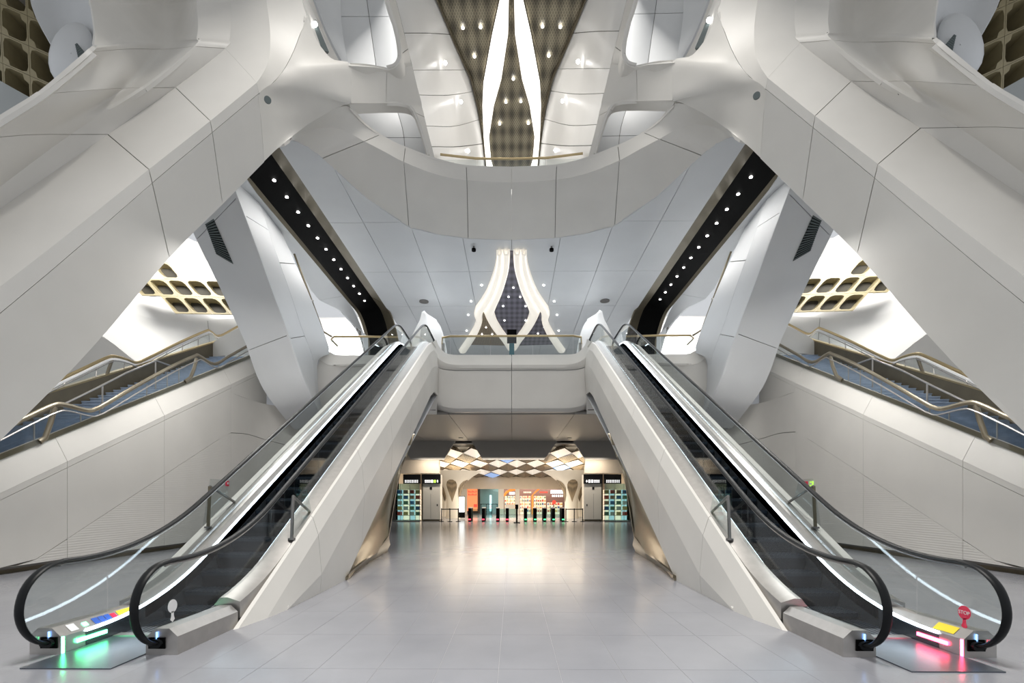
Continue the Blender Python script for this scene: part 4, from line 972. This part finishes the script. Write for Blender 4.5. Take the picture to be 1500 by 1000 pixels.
# ================================================================== BRIGHT WALLS AND LATTICE SCREENS BEHIND THE STAIRS
def lattice(nodes, cells, e, mir, depth=.5, fr=.16, sharp=0.0):
    """skewed lattice: each cell is a framed hole of its own; nodes(i,j) gives the crossing points"""
    for i, j in cells:
        cor = [nodes(i, j), nodes(i + 1, j), nodes(i + 1, j + 1), nodes(i, j + 1)]
        cen = sum(cor, Vector()) / 4
        nrm = (cor[2] - cor[0]).cross(cor[3] - cor[1]).normalized()
        if nrm.dot(CAM - cen) < 0: nrm = -nrm
        ring, outer = [], []
        for k in range(4):
            a, b = cor[k], cor[(k + 1) % 4]; cf = (1 - fr * 1.15) if (k % 2 == 0) else (1 - fr * 1.15 - sharp)
            ring += [cen + (a - cen) * (cf - .1), cen + (a.lerp(b, .25) - cen) * (1 - fr), cen + (a.lerp(b, .75) - cen) * (1 - fr)]
            outer += [cen + (p - cen) * .985 for p in (a, a.lerp(b, .25), a.lerp(b, .75))]
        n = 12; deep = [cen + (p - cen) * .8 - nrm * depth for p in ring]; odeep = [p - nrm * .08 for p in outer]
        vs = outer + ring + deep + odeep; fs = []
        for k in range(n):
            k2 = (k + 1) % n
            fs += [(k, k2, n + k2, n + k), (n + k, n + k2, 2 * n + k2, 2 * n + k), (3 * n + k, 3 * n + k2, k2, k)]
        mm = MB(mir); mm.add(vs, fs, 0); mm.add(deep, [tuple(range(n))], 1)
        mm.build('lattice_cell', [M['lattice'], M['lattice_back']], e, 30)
def bilin(a, b, c, d):
    return lambda u, v: a.lerp(b, u).lerp(d.lerp(c, u), v)
def side_hall(mir, esc):
    sd = 'left' if not mir else 'right'
    wl = empty('wall_far_' + sd, mx((-19, 27, 5), mir), 'brightly lit white curved wall beyond the stair beside the ' + esc, 'wall', None, 'structure')
    r0 = PYs([(60, 640, 25.0), (160, 600, 26), (260, 580, 27), (345, 570, 28), (420, 560, 29)])
    r1 = PYs([(60, 470, 25.0), (160, 450, 26), (240, 470, 27), (345, 466, 28), (420, 460, 29)])
    r2 = PYs([(100, 300, 25.5), (200, 330, 26.5), (250, 372, 27.6), (345, 385, 28.6), (420, 400, 29.4)])
    r3 = PYs([(150, 150, 24.5), (230, 250, 25.5), (265, 345, 26.6), (345, 360, 27.6), (420, 370, 28.6)])
    clad([r0, r1], (2.6,), (), M['gloss'], wl, mir, nu=12, nv=4)
    clad([r1, r2], (), (), M['gloss'], wl, mir, nu=12, nv=4)
    clad([r2, r3], (), (), M['gloss'], wl, mir, nu=12, nv=4)
    r4 = PYs([(250, 330, 26.0), (300, 350, 26.6), (345, 366, 27.), (380, 375, 27.5)])
    # nearer grey wall segment at the foot of the bright wall
    clad([PYs([(20, 640, 21.5), (60, 610, 21.8), (120, 585, 22.2), (205, 560, 22.6)]), PYs([(60, 500, 21.5), (105, 480, 21.8), (148, 491, 22.2), (203, 533, 22.6)])], (), (), M['grc'], wl, mir, nu=8, nv=3)
    # small grey wall by the stair head
    clad([PYs([(306, 525, 23.0), (330, 520, 23.0), (380, 520, 23)]), PYs([(308, 506, 23.0), (326, 492, 23.0), (380, 466, 23)])], (), (), M['grc'], wl, mir, nu=5, nv=2)
    ls = empty('lattice_screen', mx(PY(280, 430, 26), mir), 'cream diamond lattice screen above the stair beside the ' + esc, 'lattice', 'diamond lattice screens')
    nd = lambda i, j: PY(218 + 27.5 * i + 22 * j, 384 + 25.5 * j + (i - 2) * .6, 25.6 + .1 * i)
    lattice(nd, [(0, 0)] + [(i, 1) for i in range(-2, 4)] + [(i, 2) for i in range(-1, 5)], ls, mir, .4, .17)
    ob = empty('wall_behind_bridge_' + sd, mx((-12, 36, FLZ), mir), 'bright white wall of the lobby past the upper landing of the ' + esc, 'wall', None, 'structure')
    MB(mir).box(-19, -9.9, 35.5, 35.7, FLZ, 15).build('wall_panel', M['gloss'], ob)
    MB(mir).box(-19, -9.2, 23.6, 35.6, FLZ - .3, FLZ).build('lobby_floor', M['grc2'], ob)
for mir, esc in SIDES: side_hall(mir, esc)

# top corners: lattice, rounded white shoulder, perforated panel
def corner(mir, esc):
    wl = empty('upper_shoulder', mx((-15, 19.5, 12), mir), 'cool white rounded shoulder wall behind the strut hollow above the ' + esc, 'wall panel', 'upper shoulders')
    r0 = PYs([(42, -80, 19.5), (44, 0, 19.5), (73, 62, 19.5), (105, 110, 19.5), (150, 170, 19.5)])
    r1 = PYs([(95, -80, 20.0), (98, 0, 20), (118, 62, 20), (140, 110, 20), (170, 170, 20)])
    r2 = PYs([(170, -80, 18.5), (172, 0, 18.5), (175, 62, 18.6), (180, 110, 18.8), (190, 170, 19)])
    clad([r0, r1, r2], (3.0,), (), M['grc2'], wl, mir, smooth=True, nu=12, nv=8)
    # rounded boss
    c = PY(103, 75, 19.3); pts = []
    mm = MB(mir); n = 20; ring = []
    prof = [(1.0, 0), (.97, .12), (.85, .25), (.6, .36), (.3, .42), (.02, .44)]
    for k, (s_, d_) in enumerate(prof):
        for i in range(n):
            an = 2 * math.pi * i / n
            ring.append(PY(104 + 33 * s_ * math.cos(an) + (6 * s_ * math.sin(an)), 78 - 46 * s_ * math.sin(an), 19.45 - d_))
    fs = [(k * n + i, k * n + (i + 1) % n, (k + 1) * n + (i + 1) % n, (k + 1) * n + i) for k in range(len(prof) - 1) for i in range(n)]
    mm.add(ring, fs); mm.build('rounded_boss', M['grc2'], wl, 60)
    grille('vent_grille', [PY(111, 66, 18.95), PY(114, 64, 18.95), PY(132, 86, 18.95), PY(118, 96, 18.95)], 9, wl, mir)
    ls = empty('lattice_screen', mx(PY(20, 60, 18), mir), 'bronze leaf-shaped lattice screen in the roof edge beyond the strut above the ' + esc, 'lattice', 'roof edge lattice screens')
    nd = lambda i, j: PY(-82 + 40 * i + 2 * j, -75 + 18 * i + 44 * j, 20.6 + .05 * i)
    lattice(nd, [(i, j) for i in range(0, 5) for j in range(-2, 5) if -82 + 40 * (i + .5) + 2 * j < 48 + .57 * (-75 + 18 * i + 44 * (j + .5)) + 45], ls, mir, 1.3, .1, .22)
    pp = empty('perforated_panel', mx(PY(10, 150, 18), mir), 'pale perforated metal panel below the roof lattice beyond the strut above the ' + esc, 'panel', 'perforated panels')
    clad([PYs([(-60, 95, 17.5), (0, 118, 18), (50, 146, 18.6), (120, 172, 19.2)]), PYs([(-90, 240, 17.0), (0, 260, 17.6), (60, 260, 18), (130, 260, 18.6)])], (), (), M['perf'], pp, mir, nu=4, nv=2, back=False)
for mir, esc in SIDES: corner(mir, esc)

# ================================================================== GATE HALL BENEATH THE BRIDGE
def XP(px, Y): return PY(px, 729, Y).x
def ZP(py, Y): return 1.7 + (729 - py) / FPX * Y
# hanging boards (trapezoid fascias)
def board(pts, label):
    e = MB().prism([(XP(a, 33.9), 33.9, ZP(b, 33.9)) for a, b in pts], (0, .25, 0)).build('hanging_fascia', M['fascia'])
    tag(e, label, 'fascia', 'grey fascias under the bridge')
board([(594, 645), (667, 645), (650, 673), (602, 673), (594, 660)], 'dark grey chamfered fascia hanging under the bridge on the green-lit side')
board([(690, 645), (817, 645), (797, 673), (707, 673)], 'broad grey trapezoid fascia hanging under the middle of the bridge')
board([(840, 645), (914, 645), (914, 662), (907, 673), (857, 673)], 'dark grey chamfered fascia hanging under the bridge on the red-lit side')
# coffered ceiling of the gate hall
cf = empty('coffered_ceiling', (0, 42, 4.3), 'glowing coffered ceiling of white and brown triangles over the ticket gates', 'ceiling')
NI, NJ = 8, 7
for j in range(NJ):
    for i in range(NI):
        w_ = 13.0 / NI; d_ = 2.5; xo_ = (w_ / 2 if j % 2 else 0)
        cx = -6.5 + w_ * (i + .5) + xo_ - w_ / 4; cy = 35.0 + d_ * j; zc = 5.15 - (cy - 34) * .085
        L, Rr, Fr, Bk = Vector((cx - w_ / 2, cy + d_ / 2, zc)), Vector((cx + w_ / 2, cy + d_ / 2, zc)), Vector((cx, cy - d_ / 2, zc + .1)), Vector((cx, cy + d_ * 1.5, zc - .2))
        ap = Vector((cx, cy + d_ / 2, zc + .75)); lowc = Vector((cx, cy + d_ / 2 + .3, zc + .55))
        mm = MB()
        if j % 2: ap = Vector((cx, cy + d_ / 2, zc - .25)); mm.add([L, Rr, Fr, Bk, ap], [(0, 4, 2), (2, 4, 1), (0, 3, 4), (3, 1, 4)], 0)
        else: mm.add([L, Rr, Fr, Bk, ap], [(0, 4, 2), (2, 4, 1)], 0); mm.add([L, Rr, Fr, Bk, ap], [(0, 3, 4), (3, 1, 4)], 1)
        mm.build('coffer', [M['blue_glow_paint'] if j % 2 and (i * 5 + j * 3) % 7 == 4 else M['latceil3'], M['painted_glow']], cf, recalc=False)
MB().box(-9, 9, 34.2, 52, 5.5, 5.6).build('ceiling_deck', M['cream'], cf)
# side walls of the gate hall
for mir, esc in SIDES:
    sd = 'left' if not mir else 'right'
    e = empty('wall_gate_hall_' + sd, mx((-8.6, 42, 0), mir), 'warm beige side wall of the gate hall past the ' + esc, 'wall', None, 'structure')
    MB(mir).box(-8.8, -8.6, 36.5, 51, 0, 5.5).build('wall_panel', M['beige'], e)
    MB(mir).box(-10.5, -5.2, 34.4, 34.9, 3.45, 5.4).build('header', M['beige'], e)
    MB(mir).box(-10.6, -8.6, 36.5, 36.7, 0, 3.5).build('rear_panel', M['shopdark'], e)
    # pier with sign
    p = tag(empty('service_pier', mx((-5.85, 35.1, 0), mir)), 'cream panelled pier under a black sign past the ' + esc, 'pier', 'cream piers')
    MB(mir).box(-6.45, -5.2, 35.0, 36.0, 0.15, 3.4).build('pier_body', M['cream'], p)
    MB(mir).box(-6.4, -5.25, 35.05, 35.95, 0, .15).build('plinth', M['bronze_dark'], p)
    MB(mir).box(-6.55, -6.45, 34.95, 36.0, 0, 3.4).build('jamb', M['bronze_dark'], p)
    MB(mir).box(-5.95, -5.8, 34.97, 35.0, 2.3, 2.5).build('small_plate', M['sign'], p)
    MB(mir).box(-5.45, -5.38, 34.97, 35.0, 1.1, 1.25).build('switch_plate', M['sign'], p)
    MB(mir).box(-5.9, -5.885, 34.99, 35.0, .2, 2.0).build('door_line', M['joint'], p)
    for k, (xa, xb, kind) in enumerate(((-6.5, -5.15, 'wayfinding sign with white pictograms on the cream pier'), (-7.85, -6.6, 'wayfinding sign with white lettering above the glass shopfront'))):
        s_ = empty('wayfinding_sign', mx(((xa + xb) / 2, 34.85, 2.72), mir), 'black ' + kind + ' past the ' + esc, 'sign', 'black wayfinding signs')
        MB(mir).box(xa, xb, 34.8, 34.9, 2.72, 3.4).build('sign_board', M['sign'], s_)
        n = 9; 
        if k == 0:
            items = [(.16, .06, 0), (.24, .05, 0), (.31, .07, 0), (.40, .06, 0), (.50, .10, 1), (.64, .11, 2), (.80, .08, 3)]
        else:
            items = [(.1 + .1 * q, .06, 0) for q in range(8)]
        for fx, fw, typ in items:
            a = xa + fx * (xb - xa); b = a + fw * (xb - xa)
            mt = M['signgreen'] if typ == 2 and not mir else M['signtext']
            mm = MB(mir)
            if typ == 0:
                for r_ in range(3): mm.box(a, b, 34.79, 34.8, 2.80 + r_ * .075, 2.84 + r_ * .075 + .01 * (r_ % 2))
            elif typ == 3:
                mm.add([(a, 34.79, 2.9), ((a + b) / 2, 34.79, 3.02), (b, 34.79, 2.9), ((a + b) / 2, 34.79, 2.79)], [(0, 1, 2, 3)])
            else: mm.box(a, b, 34.79, 34.8, 2.79, 3.0)
            mm.build('pictogram' if typ else 'lettering', mt, s_)
    # glass shopfront with goods
    g = empty('glass_shopfront', mx((-7.4, 34.2, 0), mir), 'teal-tinted glass shopfront with dark jamb past the ' + esc, 'shopfront', 'glass shopfronts')
    for k in range(3): MB(mir).box(-8.6 + k * .68, -7.94 + k * .68, 34.3, 34.33, .05, 2.7).build('glass_pane', M['glass_teal'], g)
    MB(mir).box(-8.6, -6.56, 34.28, 34.36, 0, .06).build('sill', M['steel_dk'], g)
    for k in range(4): MB(mir).box(-8.62 + k * .68, -8.60 + k * .68, 34.29, 34.35, 0, 2.72).build('mullion', M['steel'], g)
    for k in range(4):
        sh = empty('display_shelf', mx((-8.3 + k * .45, 35.6, 0), mir), 'lit shop shelf with small goods behind the glass shopfront past the ' + esc, 'shelf', 'shop display shelves')
        x0 = -8.5 + k * .45
        MB(mir).box(x0, x0 + .4, 35.5, 35.9, 0, .08).build('shelf_base', M['cream'], sh)
        MB(mir).box(x0, x0 + .4, 35.88, 35.92, 0, 2.3).build('shelf_back', M['warm'] if k % 2 else M['coolback'], sh)
        for r_ in range(5): MB(mir).box(x0, x0 + .4, 35.5, 35.9, .4 + r_ * .4, .43 + r_ * .4).build('shelf_board', M['cream'], sh)
        for r_ in range(5):
            MB(mir).box(x0 + .05, x0 + .35, 35.55, 35.8, .43 + r_ * .4, .68 + r_ * .4).build('goods', PROD[(k + r_) % 6], sh)
    # flared funnel column with bronze teardrop
    for (xc, yc, nm) in ((-4.95, 40.5, 'nearer'), (-6.1, 44.5, 'farther')):
        c = empty('funnel_column', mx((xc, yc, 0), mir), 'white column flaring into the coffered ceiling with bronze teardrop, %s one past the %s' % (nm, esc), 'column', 'flared gate hall columns')
        prof = [(0, .62), (.5, .58), (1.2, .55), (1.9, .6), (2.5, .78), (3.0, 1.1), (3.5, 1.7), (3.9, 2.4)]
        mm = MB(mir); n = 20; vs = [(xc + r_ * math.cos(2 * math.pi * i / n), yc + r_ * math.sin(2 * math.pi * i / n), z) for z, r_ in prof for i in range(n)]
        mm.add(vs, [(k * n + i, k * n + (i + 1) % n, (k + 1) * n + (i + 1) % n, (k + 1) * n + i) for k in range(len(prof) - 1) for i in range(n)])
        mm.build('shaft', M['cream'], c, 50)
        import_prof = lambda z: next((r0 + (r1 - r0) * (z - z0) / (z1 - z0) for (z0, r0), (z1, r1) in zip(prof, prof[1:]) if z0 <= z <= z1), .6)
        for ang in (-90, -20):
            td = [(1.35, 0), (1.7, .12), (2.1, .27), (2.5, .42), (2.8, .46), (3.05, .36), (3.18, .15)]
            mm = MB(mir); L_, R_ = [], []
            for z, hw in td:
                rr = import_prof(z) + .03; da = hw / rr; a0 = math.radians(ang)
                L_.append((xc + rr * math.cos(a0 - da), yc + rr * math.sin(a0 - da), z)); R_.append((xc + rr * math.cos(a0 + da), yc + rr * math.sin(a0 + da), z))
            C_ = [(xc + (import_prof(z) + .05) * math.cos(math.radians(ang)), yc + (import_prof(z) + .05) * math.sin(math.radians(ang)), z) for z, hw in td]
            n_ = len(td); mm.add(L_ + C_ + R_, [(k, n_ + k, n_ + k + 1, k + 1) for k in range(n_ - 1)] + [(n_ + k, 2 * n_ + k, 2 * n_ + k + 1, n_ + k + 1) for k in range(n_ - 1)])
            mm.build('teardrop_panel', M['latceil3'], c, 50)
    # belt barrier
    bb = empty('belt_barrier', mx((-4.2, 34.6, 0), mir), 'black retractable belt barrier beside the ticket gates past the ' + esc, 'barrier', 'belt barriers')
    for x in (-5.05, -4.45, -3.85):
        MB(mir).tube([(x, 34.6, 0), (x, 34.6, .95)], .035, .035, 8).build('post', M['black'], bb, 40)
        MB(mir).tube([(x, 34.6, 0), (x, 34.6, .03)], .18, .18, 14).build('base', M['black'], bb, 40)
    MB(mir).box(-5.05, -3.85, 34.59, 34.61, .86, .92).build('belt', M['black'], bb)
# ticket gates
for k, px in enumerate((688, 708, 729, 743, 770, 784, 798, 811, 825)):
    Y = 34.6; x = XP(px, Y)
    g = empty('ticket_gate', (x, Y, 0), 'slim black ticket gate pylon with a small %s base light' % ('red' if px < 757 else 'green'), 'ticket gate', 'ticket gates')
    MB().box(x - .11, x + .11, Y, Y + 1.5, 0, .95).build('pylon', M['black'], g)
    MB().box(x - .12, x + .12, Y - .02, Y + 1.52, .95, 1.0).build('top_plate', M['steel'], g)
    MB().box(x - .08, x + .08, Y - .012, Y, .12, .2).build('status_light', M['redstat'] if px < 757 else M['greenstat'], g)
    if px != 825: MB().box(x + .11, x + .62, Y + .7, Y + .72, .25, .9).build('glass_flap', M['glass_teal'], g)
x = XP(757, 32.8); e = empty('stanchion', (x, 32.8, 0), 'black round-based stanchion standing before the ticket gates', 'stanchion')
MB().tube([(x, 32.8, 0), (x, 32.8, 1.05)], .06, .06, 10).build('post', M['black'], e, 40)
MB().tube([(x, 32.8, 0), (x, 32.8, .05)], .22, .22, 16).build('base', M['black'], e, 40)
MB().box(x - .1, x + .1, 32.72, 32.8, .95, 1.25).build('head', M['black'], e)
# far shop wall
YW = 50.0
fw = empty('wall_back', (0, YW, 0), 'beige far wall of the gate hall above the shop fronts', 'wall', None, 'structure')
MB().box(-9, 9, YW, YW + .3, ZP(716, YW), 5.5).build('header', M['beige'], fw)
for a, b in ((560, 684), (730, 738), (755, 761), (830, 940)):
    MB().box(XP(a, YW), XP(b, YW), YW, YW + .3, 0, ZP(716, YW)).build('pier', M['cream'], fw)
MB().box(-9, 9, YW + 3, YW + 3.2, 0, 3.2).build('shop_rear', M['shopdark'], fw)
e = empty('advert_poster', (XP(692, YW), YW, 0), 'glowing orange advertising poster with dark lettering on the far wall', 'poster')
MB().box(XP(684.5, YW), XP(699.5, YW), YW - .06, YW - .02, .35, ZP(716, YW)).build('poster_sheet', M['orange'], e)
for r_, z in enumerate((2.25, 1.95)):
    for q in range(7): MB().box(XP(686 + q * 1.8, YW), XP(687.3 + q * 1.8, YW), YW - .07, YW - .06, z, z + .2 - .05 * (q % 3)).build('lettering', M['redsign'], e)
MB().box(XP(694, YW), XP(699, YW), YW - .07, YW - .06, .75, 1.05).build('logo_block', M['redsign'], e)
e = empty('digital_display', (XP(676, 44), 40, 0), 'white freestanding digital display standing by the belt barrier', 'display')
xa, xb = XP(672, 39), XP(681, 39)
MB().box(xa, xb, 39, 39.1, .1, 1.85).build('housing', M['black'], e); MB().box(xa + .04, xb - .04, 38.985, 39, .55, 1.8).build('screen', M['screen'], e)
e = empty('shop_window', (XP(716, YW), YW, 0), 'pale blue-grey shop window with a bright light column and railing', 'shop window')
MB().box(XP(702, YW), XP(730, YW), YW + .1, YW + .12, 0, ZP(716, YW)).build('glass_pane', M['glass_teal'], e)
MB().box(XP(702, YW), XP(730, YW), YW + 1.5, YW + 1.6, 0, 3.0).build('backdrop', simple('shop_blue_grey', (.42, .47, .5), .5), e)
MB().box(XP(716.5, YW), XP(719.5, YW), YW + .9, YW + 1.0, .3, 2.0).build('light_column', M['screen'], e)
for q in range(4): MB().tube([(XP(704 + q * 8, YW), YW + .6, 0), (XP(704 + q * 8, YW), YW + .6, 1.05)], .03, .03, 6).build('rail_post', M['black'], e)
MB().tube([(XP(703, YW), YW + .6, 1.05), (XP(729, YW), YW + .6, 1.05)], .03, .03, 6, (0, 0, 1)).build('rail', M['black'], e)
e = empty('shop_arch', (XP(747, YW), YW + .4, 0), 'curved orange shop arch with lit sign behind the ticket gates', 'shop front')
pts = [(XP(738, YW), YW + .5, 1.9), (XP(742, YW), YW + .5, 2.3), (XP(747, YW), YW + .5, 2.5), (XP(755, YW), YW + .5, 2.6)]
MB().tube(pts, .1, .12, 8, (0, 1, 0)).build('arch', M['shoporange'], e, 50)
MB().box(XP(746, YW), XP(754, YW), YW + .45, YW + .5, 2.05, 2.3).build('lit_sign', M['screen'], e)
MB().box(XP(740, YW), XP(754, YW), YW + .7, YW + 1.1, 0, 1.0).build('counter', M['cream'], e)
e = empty('snack_shop', (XP(796, YW), YW + .4, 0), 'dark shop front with orange diagonal beam, lit name signs and red emblem', 'shop front')
MB().prism([(XP(779, YW), YW + .4, 2.0), (XP(781, YW), YW + .4, 2.0), (XP(792, YW), YW + .4, 2.65), (XP(788, YW), YW + .4, 2.65)], (0, .2, 0)).build('diagonal_beam', M['shoporange'], e)
MB().box(XP(779, YW), XP(781.5, YW), YW + .4, YW + .6, 0, 2.0).build('upright', M['shoporange'], e)
MB().box(XP(807, YW), XP(827, YW), YW + .3, YW + .4, 2.15, 2.5).build('lit_sign', M['screen'], e)
for q in range(6): MB().box(XP(809 + q * 2.8, YW), XP(810.8 + q * 2.8, YW), YW + .29, YW + .3, 1.8, 2.02).build('lettering', M['signtext'], e)
for q in range(5): MB().box(XP(767 + q * 2.4, YW), XP(768.6 + q * 2.4, YW), YW + .29, YW + .4, 2.2, 2.36).build('lettering', M['warm'], e)
for q in range(5): MB().box(XP(791 + q * 2.4, YW), XP(792.6 + q * 2.4, YW), YW + .29, YW + .4, 2.2, 2.36).build('lettering', M['redsign'], e)
MB().disc((XP(812, YW), YW + .3, 1.25), (0, -1, 0), .2, .03, 16).build('red_emblem', M['redsign'], e)
for k, (a, b) in enumerate(((739, 747), (747.5, 754.5), (762, 769), (769.5, 778), (783, 791), (791.5, 801), (803, 812), (814, 826))):
    sh = empty('shop_shelving', (XP((a + b) / 2, YW + 1.2), YW + 1.2, 0), ('lit shelving of small goods beside the curved orange shop arch', 'lit shelving of small goods between a white pier and the orange upright', 'lit shelving of small goods past the orange upright, under red lettering', 'low shelving of small goods beneath the lit white shop sign')[k // 2], 'shelving', 'far shop shelving')
    xa, xb = XP(a, YW), XP(b, YW); hgt = 1.9 if k not in (6, 7) else 1.2
    MB().box(xa, xb, YW + 1.55, YW + 1.6, 0, hgt).build('lit_back', M['warm'], sh)
    for r_ in range(int(hgt / .36)):
        MB().box(xa, xb, YW + 1.2, YW + 1.55, .2 + r_ * .36, .23 + r_ * .36).build('shelf_board', M['cream'], sh)
        for q in range(3):
            w3 = (xb - xa) / 3; MB().box(xa + q * w3 + .03, xa + q * w3 + w3 - .03, YW + 1.25, YW + 1.5, .23 + r_ * .36, .41 + r_ * .36 + .05 * (q % 2)).build('goods', PROD[(k + r_ * 2 + q) % 6], sh)
